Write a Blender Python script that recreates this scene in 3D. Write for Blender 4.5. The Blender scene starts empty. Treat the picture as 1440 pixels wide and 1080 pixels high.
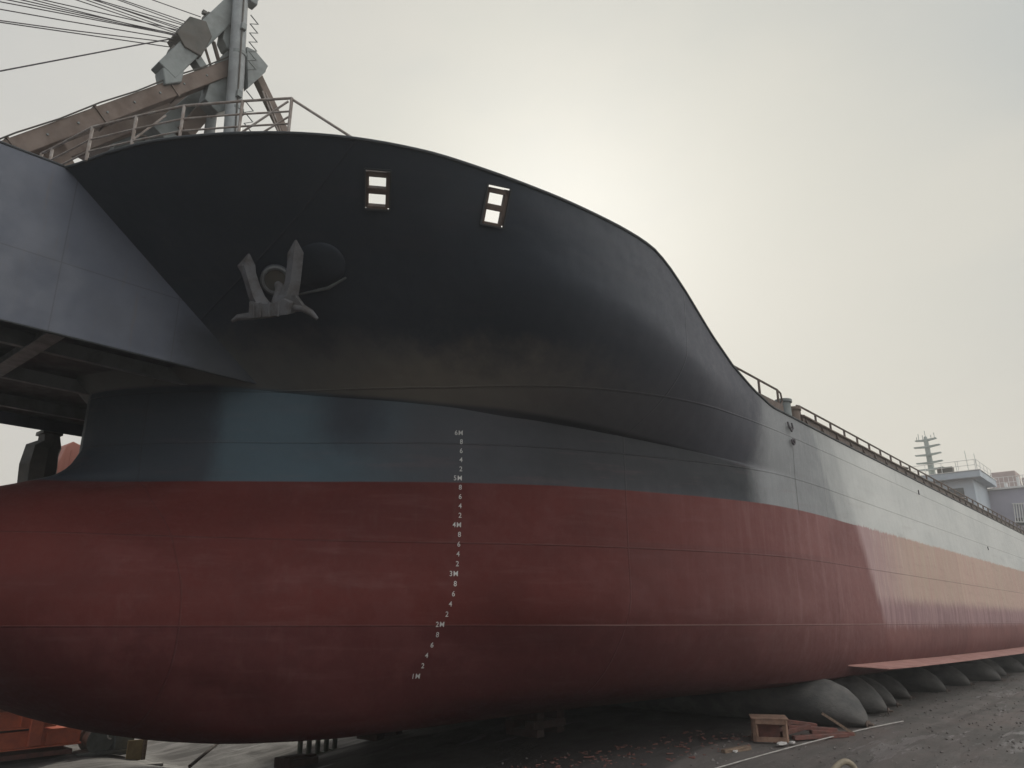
import bpy, bmesh, math, random
from mathutils import Vector, Matrix
from mathutils.bvhtree import BVHTree
random.seed(7)
scene = bpy.context.scene
COL = scene.collection
YC = 18.2            # ship centre plane
SIDE = 7.5           # port side plane of the parallel body
STERN = 96.0

# ------------------------------------------------------------------ materials
def nt(name):
    m = bpy.data.materials.new(name); m.use_nodes = True
    t = m.node_tree; return m, t, t.nodes, t.links, t.nodes['Principled BSDF']

def noise(t, vec, scale, detail=5, rough=.6):
    n = t.nodes.new('ShaderNodeTexNoise'); n.inputs['Scale'].default_value = scale
    n.inputs['Detail'].default_value = detail; n.inputs['Roughness'].default_value = rough
    if vec is not None: t.links.new(vec, n.inputs['Vector'])
    return n.outputs['Fac']

def mapping(t, vec, scale, rot=(0, 0, 0)):
    n = t.nodes.new('ShaderNodeMapping'); n.inputs['Scale'].default_value = scale
    n.inputs['Rotation'].default_value = rot
    t.links.new(vec, n.inputs['Vector']); return n.outputs[0]

def maprange(t, v, a, b, c=0., d=1., smooth=True):
    n = t.nodes.new('ShaderNodeMapRange'); n.interpolation_type = 'SMOOTHSTEP' if smooth else 'LINEAR'
    for i, x in zip((1, 2, 3, 4), (a, b, c, d)): n.inputs[i].default_value = x
    t.links.new(v, n.inputs[0]); return n.outputs[0]

def math_(t, op, a, b=None):
    n = t.nodes.new('ShaderNodeMath'); n.operation = op
    for i, v in enumerate((a, b)):
        if v is None: continue
        if isinstance(v, (int, float)): n.inputs[i].default_value = v
        else: t.links.new(v, n.inputs[i])
    return n.outputs[0]

def mix(t, fac, a, b, mode='MIX'):
    n = t.nodes.new('ShaderNodeMix'); n.data_type = 'RGBA'; n.blend_type = mode
    for s, v in (('Factor', fac), ('A', a), ('B', b)):
        sock = [i for i in n.inputs if i.name == s and (i.type == 'RGBA' or s == 'Factor')]
        sock = sock[0]
        if isinstance(v, (int, float)): sock.default_value = v
        elif isinstance(v, tuple): sock.default_value = (*v, 1)
        else: t.links.new(v, sock)
    return [o for o in n.outputs if o.type == 'RGBA'][0]

def bump(t, b, h, strength=.3, dist=.02):
    n = t.nodes.new('ShaderNodeBump'); n.inputs['Strength'].default_value = strength
    n.inputs['Distance'].default_value = dist
    t.links.new(h, n.inputs['Height']); t.links.new(n.outputs[0], b.inputs['Normal'])

def simple(name, col, rough=.6, col2=None, scale=3., metal=0., bmp=.2, dist=.01, streak=(1, 1, 1)):
    m, t, N, L, b = nt(name)
    tc = N.new('ShaderNodeTexCoord').outputs['Object']
    if streak != (1, 1, 1): tc = mapping(t, tc, streak)
    n1 = noise(t, tc, scale, 8, .65)
    c2 = col2 or tuple(c * .6 for c in col)
    L.new(mix(t, maprange(t, n1, .38, .66), col, c2), b.inputs['Base Color'])
    n2 = noise(t, tc, scale * 2.3, 6)
    L.new(maprange(t, n2, .3, .7, max(.05, rough - .12), min(1, rough + .12)), b.inputs['Roughness'])
    b.inputs['Metallic'].default_value = metal
    bump(t, b, noise(t, tc, scale * 4, 8), bmp, dist)
    return m

def hull_material():
    m, t, N, L, b = nt('hull_paint')
    geo = N.new('ShaderNodeNewGeometry').outputs['Position']
    sep = N.new('ShaderNodeSeparateXYZ'); L.new(geo, sep.inputs[0])
    X, Y, Z = sep.outputs
    wob = noise(t, geo, .35, 3)
    # slow variation of the paint coats
    big = noise(t, mapping(t, geo, (.25, .25, .5)), 1.2, 6, .6)
    fine = noise(t, geo, 9., 8, .7)
    streak = noise(t, mapping(t, geo, (2.2, 2.2, .16)), 1.6, 6, .65)
    streakf = noise(t, mapping(t, geo, (7., 7., .35)), 1.6, 6, .7)
    # fresh coats on the bow
    # bow : blue grey strip, painted shade, dark patch, brown band just above the knuckle
    soft = math_(t, 'SUBTRACT', noise(t, geo, .8, 5, .62), .5)
    edge_noise = math_(t, 'SUBTRACT', noise(t, mapping(t, geo, (1., 1., .45)), 2.2, 6, .7), .5)
    xs = math_(t, 'ADD', X, math_(t, 'MULTIPLY', soft, 1.6))
    zs_ = math_(t, 'ADD', Z, math_(t, 'MULTIPLY', edge_noise, .55))
    strip = mix(t, maprange(t, xs, 9.2, 11.2), (.066, .102, .128), (.056, .058, .068))
    strip = mix(t, maprange(t, big, .4, .7, 0, .5), strip, (.050, .062, .074))
    black = mix(t, maprange(t, big, .35, .65), (.030, .038, .051), (.038, .046, .060))
    xq = math_(t, 'ADD', X, math_(t, 'MULTIPLY', edge_noise, .35))
    pa = maprange(t, xq, 7.62, 7.95, 1., 0.)  # shade under the bow platform, painted into the strip
    pb = math_(t, 'MULTIPLY', maprange(t, math_(t, 'ABSOLUTE', math_(t, 'SUBTRACT', xq, 9.75)), .1, .75, 1., 0.), maprange(t, zs_, 5.3, 6.1))
    flare_shade = math_(t, 'MULTIPLY', maprange(t, xs, 11.4, 13.2, 0, 1.), maprange(t, zs_, 4.45, 5.35))  # shade below the flare, painted as a darker strip
    strip = mix(t, math_(t, 'MULTIPLY', flare_shade, .75), strip, (.016, .018, .022))
    strip = mix(t, math_(t, 'MULTIPLY', math_(t, 'MAXIMUM', pa, pb), .95), strip, black)
    zk = math_(t, 'ADD', math_(t, 'MULTIPLY', X, -.118), 7.926)
    zrel = math_(t, 'SUBTRACT', Z, math_(t, 'MINIMUM', zk, 7.03))
    zrw = math_(t, 'ADD', zrel, math_(t, 'ADD', math_(t, 'MULTIPLY', soft, .9), math_(t, 'MULTIPLY', edge_noise, .5)))
    brown_f = math_(t, 'MULTIPLY', maprange(t, zrw, .35, 1.15, 1., 0.), maprange(t, xs, 11.2, 14.5, 1., .55))
    upper = mix(t, brown_f, black, mix(t, maprange(t, xs, 8.5, 10.5), (.11, .115, .112), (.165, .152, .130)))
    upper = mix(t, maprange(t, X, 9.5, 17.0), upper, (.085, .088, .105))
    grey = mix(t, maprange(t, zrel, -.03, .06), strip, upper)
    red = mix(t, maprange(t, big, .35, .65), (.080, .0140, .0115), (.102, .0185, .0150))
    red = mix(t, maprange(t, Z, 1.94, 1.98, .46, 0.), red, (.055, .009, .011))  # darker coat below the seam, deepened with painted shade near the ground
    red = mix(t, math_(t, 'MULTIPLY', maprange(t, soft, .02, .16), .45), red, (.122, .034, .032))
    red = mix(t, maprange(t, streak, .55, .8, 0, .35), red, (.115, .052, .046))
    # dusty second red further aft
    redm = mix(t, maprange(t, big, .35, .65), (.235, .105, .10), (.19, .078, .075))
    redm = mix(t, maprange(t, streak, .45, .75, 0, .6), redm, (.30, .165, .16))
    red = mix(t, math_(t, 'MULTIPLY', maprange(t, X, 12.5, 23.), maprange(t, Z, .6, 2.6, .35, 1.)), red, redm)
    greym = mix(t, maprange(t, big, .35, .65), (.20, .21, .22), (.25, .26, .27))
    greym = mix(t, maprange(t, streakf, .5, .75, 0, .5), greym, (.32, .32, .32))
    grey = mix(t, maprange(t, math_(t, 'ADD', X, math_(t, 'MULTIPLY', edge_noise, .8)), 17.9, 19.0), grey, greym)
    # old coats aft of the slanted paint edge
    edge = math_(t, 'ADD', X, math_(t, 'MULTIPLY', Z, .55))
    edge = math_(t, 'ADD', edge, math_(t, 'MULTIPLY', math_(t, 'SUBTRACT', streakf, .5), .7))
    oldf = maprange(t, edge, 27.2, 27.95)
    old2 = maprange(t, math_(t, 'ADD', X, math_(t, 'MULTIPLY', streakf, 3.)), 21.5, 30.)
    e2 = maprange(t, math_(t, 'ADD', edge, 1.5), 27.3, 27.7)
    old2 = math_(t, 'ADD', math_(t, 'MULTIPLY', old2, .5), math_(t, 'ADD', math_(t, 'MULTIPLY', oldf, .28), math_(t, 'MULTIPLY', e2, .22)))
    greyo = mix(t, maprange(t, big, .35, .65), (.57, .585, .57), (.64, .65, .63))
    greyo = mix(t, maprange(t, streakf, .52, .8, 0, .55), greyo, (.50, .49, .46))
    # old underwater bands : tan, mauve slime line, red brown
    tan = mix(t, maprange(t, streak, .35, .65), (.56, .43, .35), (.56, .38, .33))
    tan = mix(t, maprange(t, math_(t, 'ADD', X, math_(t, 'MULTIPLY', streak, 5.)), 27.5, 34.), (.44, .30, .30), tan)
    tan = mix(t, maprange(t, streakf, .5, .72, 0, .7), tan, (.66, .57, .48))
    bz = math_(t, 'ADD', Z, math_(t, 'MULTIPLY', math_(t, 'SUBTRACT', streakf, .5), .9))
    bz = math_(t, 'ADD', bz, math_(t, 'MULTIPLY', math_(t, 'SUBTRACT', fine, .5), .25))
    mauve = mix(t, maprange(t, streak, .4, .6), (.30, .185, .195), (.40, .26, .26))
    brown = mix(t, maprange(t, big, .35, .65), (.25, .115, .105), (.20, .09, .085))
    redo = mix(t, maprange(t, bz, 2.45, 2.95), mauve, tan)
    redo = mix(t, maprange(t, bz, 1.75, 2.05), brown, redo)
    red = mix(t, math_(t, 'MULTIPLY', oldf, maprange(t, Z, .9, 2.0, .25, 1.)), red, redo)
    grey = mix(t, old2, grey, greyo)
    zw = math_(t, 'ADD', Z, math_(t, 'MULTIPLY', math_(t, 'SUBTRACT', wob, .5), .03))
    zw = math_(t, 'ADD', zw, math_(t, 'MULTIPLY', math_(t, 'MULTIPLY', math_(t, 'SUBTRACT', streakf, .5), oldf), .5))
    zw2 = math_(t, 'ADD', zw, math_(t, 'MULTIPLY', oldf, -.02))
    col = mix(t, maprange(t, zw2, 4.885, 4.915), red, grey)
    # each plate took the paint a little differently
    cell = N.new('ShaderNodeCombineXYZ')
    L.new(math_(t, 'FLOOR', math_(t, 'DIVIDE', math_(t, 'ADD', X, 1.0), 7.8)), cell.inputs[0])
    L.new(math_(t, 'FLOOR', math_(t, 'DIVIDE', math_(t, 'SUBTRACT', Z, 1.97), 1.78)), cell.inputs[1])
    wn = N.new('ShaderNodeTexWhiteNoise'); L.new(cell.outputs[0], wn.inputs['Vector'])
    col = mix(t, math_(t, 'MULTIPLY', math_(t, 'MULTIPLY', math_(t, 'SUBTRACT', 1., wn.outputs['Value']), .12), maprange(t, Z, 4.88, 4.92, 1., 0.)), col, (.03, .03, .035))
    # roller and spray lap marks
    lap = noise(t, mapping(t, geo, (.35, .35, 3.2)), 1.5, 5, .6)
    col = mix(t, math_(t, 'MULTIPLY', maprange(t, lap, .52, .72, 0, .13), maprange(t, Z, 4.9, 7., 1., .25)), col, (.19, .10, .10))
    # rust bleeding and scuffs
    scuff = maprange(t, noise(t, mapping(t, geo, (.5, .5, 2.5)), 2.4, 9, .75), .63, .74, 0, .35)
    col = mix(t, math_(t, 'MULTIPLY', scuff, maprange(t, Z, 4.9, 6.9, .7, .12)), col, (.14, .075, .065))
    # plate seams : horizontal strakes and vertical butts
    def line(v, w):  # |v| < w
        return maprange(t, math_(t, 'ABSOLUTE', v), w * .35, w, 1., 0.)
    seams = None
    for z0 in (1.97, 3.62, 5.75, 6.9):
        l = line(math_(t, 'SUBTRACT', Z, z0), .022)
        seams = l if seams is None else math_(t, 'MAXIMUM', seams, l)
    xb = math_(t, 'PINGPONG', math_(t, 'ADD', X, 1.0), 3.9)
    butt = line(xb, .02)
    seams = math_(t, 'MAXIMUM', seams, math_(t, 'MULTIPLY', butt, .7))
    light_seam = math_(t, 'MULTIPLY', line(math_(t, 'SUBTRACT', Z, 1.97), .018), .35)
    col = mix(t, math_(t, 'MULTIPLY', seams, .25), col, (.03, .025, .025))
    light_seam = math_(t, 'MULTIPLY', light_seam, maprange(t, X, 11.5, 14.5))
    col = mix(t, light_seam, col, (.40, .26, .24))
    vb = math_(t, 'MULTIPLY', line(math_(t, 'SUBTRACT', X, 20.35), .035), math_(t, 'MULTIPLY', maprange(t, Z, 4.7, 4.9), maprange(t, Z, 6.5, 6.7, 1., 0.)))
    col = mix(t, math_(t, 'MULTIPLY', vb, .6), col, (.04, .04, .045))
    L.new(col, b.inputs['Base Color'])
    L.new(maprange(t, math_(t, 'ADD', fine, math_(t, 'ADD', math_(t, 'MULTIPLY', oldf, .3), maprange(t, Z, 4.88, 4.92, .22, 0.))), .3, .95, .44, .80), b.inputs['Roughness'])
    b.inputs['Specular IOR Level'].default_value = .22
    # plating : slight hungry-horse dishing between frames, seams, orange peel
    dish = math_(t, 'MULTIPLY', math_(t, 'PINGPONG', X, .32), .5)
    h = math_(t, 'ADD', math_(t, 'MULTIPLY', noise(t, geo, .9, 2), 1.3), math_(t, 'MULTIPLY', dish, .30))
    h = math_(t, 'ADD', h, math_(t, 'MULTIPLY', seams, .25))
    h = math_(t, 'ADD', h, math_(t, 'MULTIPLY', fine, .06))
    bump(t, b, h, .5, .09)
    return m

M = {}
M['hull'] = hull_material()
M['bow_grey'] = simple('bow_grey_paint', (.094, .108, .145), .5, (.080, .092, .122), .6, bmp=.12, dist=.03)
def plate_seams(m, xs_, zs2):
    t = m.node_tree; N = t.nodes; L = t.links; b = N['Principled BSDF']
    geo = N.new('ShaderNodeNewGeometry').outputs['Position']; sp = N.new('ShaderNodeSeparateXYZ'); L.new(geo, sp.inputs[0])
    f = None
    for v, o in [(q, sp.outputs[0]) for q in xs_] + [(q, sp.outputs[2]) for q in zs2]:
        l = maprange(t, math_(t, 'ABSOLUTE', math_(t, 'SUBTRACT', o, v)), .004, .016, 1., 0.)
        f = l if f is None else math_(t, 'MAXIMUM', f, l)
    src = b.inputs['Base Color'].links[0].from_socket
    st = maprange(t, noise(t, mapping(t, geo, (5., 5., .4)), 1.3, 7, .7), .56, .72, 0, .35)
    c = mix(t, st, src, (.11, .095, .085))
    sc2 = maprange(t, noise(t, mapping(t, geo, (.7, .7, 3.)), 2.2, 8, .75), .64, .70, 0, .5)
    c = mix(t, sc2, c, (.055, .055, .062))
    so_ = math_(t, 'MULTIPLY', math_(t, 'SUBTRACT', noise(t, geo, 1.3, 5), .5), 1.2)
    corner_shade = math_(t, 'MULTIPLY', maprange(t, math_(t, 'ADD', sp.outputs[0], so_), 5.9, 7.0), maprange(t, math_(t, 'ADD', sp.outputs[2], so_), 7.8, 8.5, 1., 0.))
    c = mix(t, corner_shade, c, (.032, .038, .05))  # shade of the flare overhang painted on the lower aft corner
    L.new(mix(t, math_(t, 'MULTIPLY', f, .6), c, (.05, .052, .06)), b.inputs['Base Color'])
plate_seams(M['bow_grey'], (1.4, 4.05, 6.3), (8.42,))
M['under_grey'] = simple('underside_paint', (.036, .041, .047), .6, (.026, .03, .034), 1.2)
M['girder'] = simple('girder_paint', (.14, .15, .155), .5, (.09, .095, .10), 2.)
M['white'] = simple('marking_white', (.58, .58, .56), .7, (.44, .44, .43), 8., bmp=.05)
M['rust_steel'] = simple('rust_brown_steel', (.155, .118, .098), .75, (.10, .072, .058), 1.4, bmp=.35)
M['crane_grey'] = simple('crane_grey_paint', (.19, .215, .215), .6, (.12, .135, .135), 1.6)
M['post_grey'] = simple('mast_grey_paint', (.30, .325, .335), .55, (.21, .225, .23), 1.5)
M['rope'] = simple('wire_rope_steel', (.10, .088, .10), .7, (.03, .028, .03), 20.)
M['rail'] = simple('rail_steel', (.24, .20, .175), .7, (.36, .33, .31), 6.)
M['rail_brown'] = simple('rail_brown_primer', (.13, .095, .078), .7, (.08, .058, .05), 5.)
M['anchor'] = simple('anchor_iron', (.135, .138, .15), .75, (.085, .080, .078), 4., bmp=.3, dist=.01)
M['deck'] = simple('deck_primer', (.13, .06, .05), .8, (.09, .045, .04), .8)
M['super_grey'] = simple('superstructure_grey', (.44, .50, .56), .6, (.37, .43, .48), .5)
M['super_mauve'] = simple('superstructure_primer', (.36, .35, .42), .65, (.30, .29, .36), .4)
M['super_pink'] = simple('funnel_pink', (.42, .33, .31), .65, (.36, .28, .26), .6)
M['super_white'] = simple('superstructure_white', (.72, .72, .70), .6, (.6, .6, .58), 1.)
M['glass'] = simple('window_glass', (.05, .06, .07), .15, (.03, .04, .05), 1., bmp=0)
M['mast_green'] = simple('radar_mast_paint', (.36, .41, .39), .6, (.26, .30, .28), 1.)
M['rubber'] = simple('airbag_rubber', (.050, .050, .050), .85, (.105, .10, .095), 1.1, bmp=.8, dist=.03)
M['wood'] = simple('old_timber', (.24, .17, .12), .85, (.13, .09, .065), 3., streak=(1, 6, 6))
M['wood_red'] = simple('red_timber', (.19, .075, .06), .85, (.12, .06, .05), 4.)
M['crate'] = simple('crate_timber', (.25, .155, .11), .85, (.15, .085, .06), 4.)
M['dark_timber'] = simple('dark_block_timber', (.065, .035, .03), .85, (.04, .025, .02), 3.)
M['hose'] = simple('pale_hose', (.42, .40, .38), .7, (.3, .28, .26), 5.)
M['orange'] = simple('orange_steel', (.66, .17, .085), .55, (.48, .12, .07), 1.6)
M['red_block'] = simple('red_primer_block', (.40, .16, .12), .7, (.33, .12, .09), .7, streak=(4, 4, .3))
M['green_prop'] = simple('green_prop_steel', (.09, .11, .085), .7, (.14, .12, .09), 4.)
M['machine'] = simple('machine_grey', (.15, .165, .155), .6, (.09, .095, .09), 3.)
M['yellow'] = simple('yellow_plank', (.36, .27, .13), .75, (.25, .18, .09), 3.)
M['litter'] = simple('pale_litter', (.6, .58, .56), .8, (.45, .43, .42), 5.)
M['pipe_tan'] = simple('tan_pipe', (.30, .25, .18), .7, (.19, .16, .12), 5.)
M['chute'] = simple('chute_steel', (.045, .045, .04), .65, (.07, .06, .05), 1.5)

def ground_material():
    m, t, N, L, b = nt('shipyard_ground')
    geo = N.new('ShaderNodeNewGeometry').outputs['Position']
    rot = mapping(t, geo, (.45, 2.6, 1.), (0, 0, math.radians(-4)))
    n1 = noise(t, rot, .5, 9, .7)
    n2 = noise(t, geo, .33, 8, .65)
    n3 = noise(t, geo, 5., 10, .75)
    c = mix(t, maprange(t, n1, .36, .64), (.125, .108, .100), (.082, .077, .070))
    c = mix(t, maprange(t, n2, .5, .68, 0, .6), c, (.120, .088, .078))
    c = mix(t, maprange(t, n3, .45, .75, 0, .55), c, (.13, .12, .117))
    pale = maprange(t, noise(t, mapping(t, geo, (.3, 1.4, 1.)), .55, 8, .7), .585, .65, 0, .75)
    c = mix(t, pale, c, (.19, .18, .178))
    yy = N.new('ShaderNodeSeparateXYZ'); L.new(geo, yy.inputs[0])
    ye = math_(t, 'ADD', yy.outputs[1], math_(t, 'MULTIPLY', n2, 3.))
    conc = mix(t, maprange(t, n1, .42, .56), (.20, .19, .185), (.075, .070, .067))
    hull_shade = maprange(t, math_(t, 'ADD', yy.outputs[1], math_(t, 'MULTIPLY', n1, 2.)), 9.6, 10.6, 0., .75)
    c = mix(t, hull_shade, c, (.030, .024, .024))  # shade under the hull painted into the ground colour
    c = mix(t, maprange(t, ye, 23.4, 24.6), c, conc)
    L.new(c, b.inputs['Base Color'])
    wet = maprange(t, n2, .42, .58, .92, .62)
    wet = math_(t, 'MINIMUM', wet, maprange(t, pale, .0, .75, 1., .38))
    L.new(wet, b.inputs['Roughness'])
    h = math_(t, 'ADD', math_(t, 'MULTIPLY', n3, .45), n1)
    bump(t, b, h, .7, .10)
    return m
M['ground'] = ground_material()

# ------------------------------------------------------------------ mesh helpers
class MB:
    def __init__(s): s.v = []; s.f = []
    def add(s, vs, fs):
        o = len(s.v); s.v += [Vector(p) for p in vs]; s.f += [tuple(i + o for i in f) for f in fs]
        return s
    def box(s, c, d, rot=None):
        c = Vector(c); hx, hy, hz = d[0] / 2, d[1] / 2, d[2] / 2
        vs = [Vector((x, y, z)) for x in (-hx, hx) for y in (-hy, hy) for z in (-hz, hz)]
        if rot is not None: vs = [rot @ v for v in vs]
        return s.add([v + c for v in vs], [(0, 1, 3, 2), (4, 6, 7, 5), (0, 4, 5, 1), (2, 3, 7, 6), (0, 2, 6, 4), (1, 5, 7, 3)])
    def beam(s, a, b, w, h, up=(0, 0, 1), w2=None, h2=None):
        a, b = Vector(a), Vector(b); d = (b - a).normalized(); u = Vector(up)
        r = d.cross(u)
        if r.length < 1e-4: r = d.cross(Vector((1, 0, 0)))
        r.normalize(); u = r.cross(d)
        vs = []
        for p, ww, hh in ((a, w, h), (b, w2 or w, h2 or h)):
            for sx, sy in ((-1, -1), (1, -1), (1, 1), (-1, 1)):
                vs.append(p + r * sx * ww / 2 + u * sy * hh / 2)
        return s.add(vs, [(3, 2, 1, 0), (4, 5, 6, 7), (0, 1, 5, 4), (1, 2, 6, 5), (2, 3, 7, 6), (3, 0, 4, 7)])
    def ibeam(s, a, b, w, h, t=.04, up=(0, 0, 1)):
        a, b = Vector(a), Vector(b); d = (b - a).normalized()
        r = d.cross(Vector(up)).normalized(); u = r.cross(d)
        s.beam(a + u * (h - t) / 2, b + u * (h - t) / 2, w, t, up)
        s.beam(a - u * (h - t) / 2, b - u * (h - t) / 2, w, t, up)
        s.beam(a, b, t, h - 2 * t - .002, up); return s
    def tube(s, pts, r, n=10, cap=True):
        pts = [Vector(p) for p in pts]; R = r if isinstance(r, (list, tuple)) else [r] * len(pts)
        prev = None; base = len(s.v); vs = []
        for i, p in enumerate(pts):
            d = (pts[min(i + 1, len(pts) - 1)] - pts[max(i - 1, 0)]).normalized()
            if prev is None:
                x = d.orthogonal().normalized()
            else:
                x = (prev - d * prev.dot(d)).normalized()
            prev = x; y = d.cross(x)
            vs += [p + (x * math.cos(2 * math.pi * k / n) + y * math.sin(2 * math.pi * k / n)) * R[i] for k in range(n)]
        fs = []
        for i in range(len(pts) - 1):
            for k in range(n):
                a = i * n + k; b_ = i * n + (k + 1) % n
                fs.append((a, b_, b_ + n, a + n))
        if cap: fs += [tuple(range(n))[::-1], tuple(range((len(pts) - 1) * n, len(pts) * n))]
        return s.add(vs, fs)
    def prism(s, poly, off):   # polygon of 3-D points extruded by a vector
        n = len(poly); off = Vector(off); a = [Vector(p) for p in poly]
        fs = [tuple(range(n))[::-1], tuple(range(n, 2 * n))] + [(i, (i + 1) % n, n + (i + 1) % n, n + i) for i in range(n)]
        return s.add(a + [p + off for p in a], fs)
    def build(s, name, mat, parent=None, smooth=False, bevel=0., loc=None):
        me = bpy.data.meshes.new(name)
        org = Vector((0, 0, 0))
        if parent is not None:
            q = parent
            while q is not None: org += q.location; q = q.parent
        o = bpy.data.objects.new(name, me)
        if loc is not None:
            o.location = Vector(loc) - org; org = Vector(loc)
        me.from_pydata([tuple(v - org) for v in s.v], [], s.f)
        me.materials.append(mat)
        bm = bmesh.new(); bm.from_mesh(me)
        bmesh.ops.recalc_face_normals(bm, faces=bm.faces[:])
        bm.to_mesh(me); bm.free()
        if smooth:
            for p in me.polygons: p.use_smooth = True
            try: me.set_sharp_from_angle(angle=math.radians(40))
            except Exception: pass
        COL.objects.link(o)
        if parent is not None: o.parent = parent
        if bevel:
            md = o.modifiers.new('bevel', 'BEVEL'); md.width = bevel; md.segments = 2; md.limit_method = 'ANGLE'
        return o

def tag(o, label=None, cat=None, group=None, kind=None):
    for k, v in (('label', label), ('category', cat), ('group', group), ('kind', kind)):
        if v: o[k] = v
    return o
def empty(name, loc, label, cat, group=None):
    o = bpy.data.objects.new(name, None); COL.objects.link(o); o.location = loc
    o.empty_display_size = .5
    return tag(o, label, cat, group)
def copy_tree(o, parent=None):
    c = o.copy(); COL.objects.link(c)
    if parent is not None: c.parent = parent
    for ch in list(o.children): copy_tree(ch, c)
    return c

# ------------------------------------------------------------------ curves
def catmull(pts, n=14):
    P = [Vector(p) for p in pts]; P = [P[0] * 2 - P[1]] + P + [P[-1] * 2 - P[-2]]
    out = []
    for i in range(1, len(P) - 2):
        p0, p1, p2, p3 = P[i - 1:i + 3]
        t0 = 0; t1 = t0 + max((p1 - p0).length, 1e-5) ** .5; t2 = t1 + max((p2 - p1).length, 1e-5) ** .5; t3 = t2 + max((p3 - p2).length, 1e-5) ** .5
        for k in range(n):
            t = t1 + (t2 - t1) * k / n
            a1 = p0 * ((t1 - t) / (t1 - t0)) + p1 * ((t - t0) / (t1 - t0))
            a2 = p1 * ((t2 - t) / (t2 - t1)) + p2 * ((t - t1) / (t2 - t1))
            a3 = p2 * ((t3 - t) / (t3 - t2)) + p3 * ((t - t2) / (t3 - t2))
            b1 = a1 * ((t2 - t) / (t2 - t0)) + a2 * ((t - t0) / (t2 - t0))
            b2 = a2 * ((t3 - t) / (t3 - t1)) + a3 * ((t - t1) / (t3 - t1))
            out.append(b1 * ((t2 - t) / (t2 - t1)) + b2 * ((t - t1) / (t2 - t1)))
    out.append(P[-2]); return out
def resample(c, ts):
    L = [0.]
    for a, b in zip(c, c[1:]): L.append(L[-1] + (b - a).length)
    out = []; j = 0
    for t in ts:
        s = t * L[-1]
        while j < len(L) - 2 and L[j + 1] < s: j += 1
        out.append(c[j].lerp(c[j + 1], min(1, (s - L[j]) / max(1e-6, L[j + 1] - L[j]))))
    return out
def interp(x, xs, ys):
    if x <= xs[0]: return ys[0]
    for i in range(len(xs) - 1):
        if x <= xs[i + 1]:
            u = (x - xs[i]) / (xs[i + 1] - xs[i]); return ys[i] + (ys[i + 1] - ys[i]) * u
    return ys[-1]
def pchip(xs, ys, x):
    n = len(xs); h = [xs[i + 1] - xs[i] for i in range(n - 1)]; d = [(ys[i + 1] - ys[i]) / h[i] for i in range(n - 1)]
    m = [0.] * n; m[0] = d[0]; m[-1] = d[-1]
    for i in range(1, n - 1):
        if d[i - 1] * d[i] > 0:
            w1 = 2 * h[i] + h[i - 1]; w2 = h[i] + 2 * h[i - 1]; m[i] = (w1 + w2) / (w1 / d[i - 1] + w2 / d[i])
    i = 0
    while i < n - 2 and x > xs[i + 1]: i += 1
    t = (x - xs[i]) / h[i]
    return ys[i] * (1 + 2 * t) * (1 - t) ** 2 + m[i] * h[i] * t * (1 - t) ** 2 + ys[i + 1] * t * t * (3 - 2 * t) + m[i + 1] * h[i] * t * t * (t - 1)
def sstep(a, b, x):
    t = min(1, max(0, (x - a) / (b - a))); return t * t * (3 - 2 * t)

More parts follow.
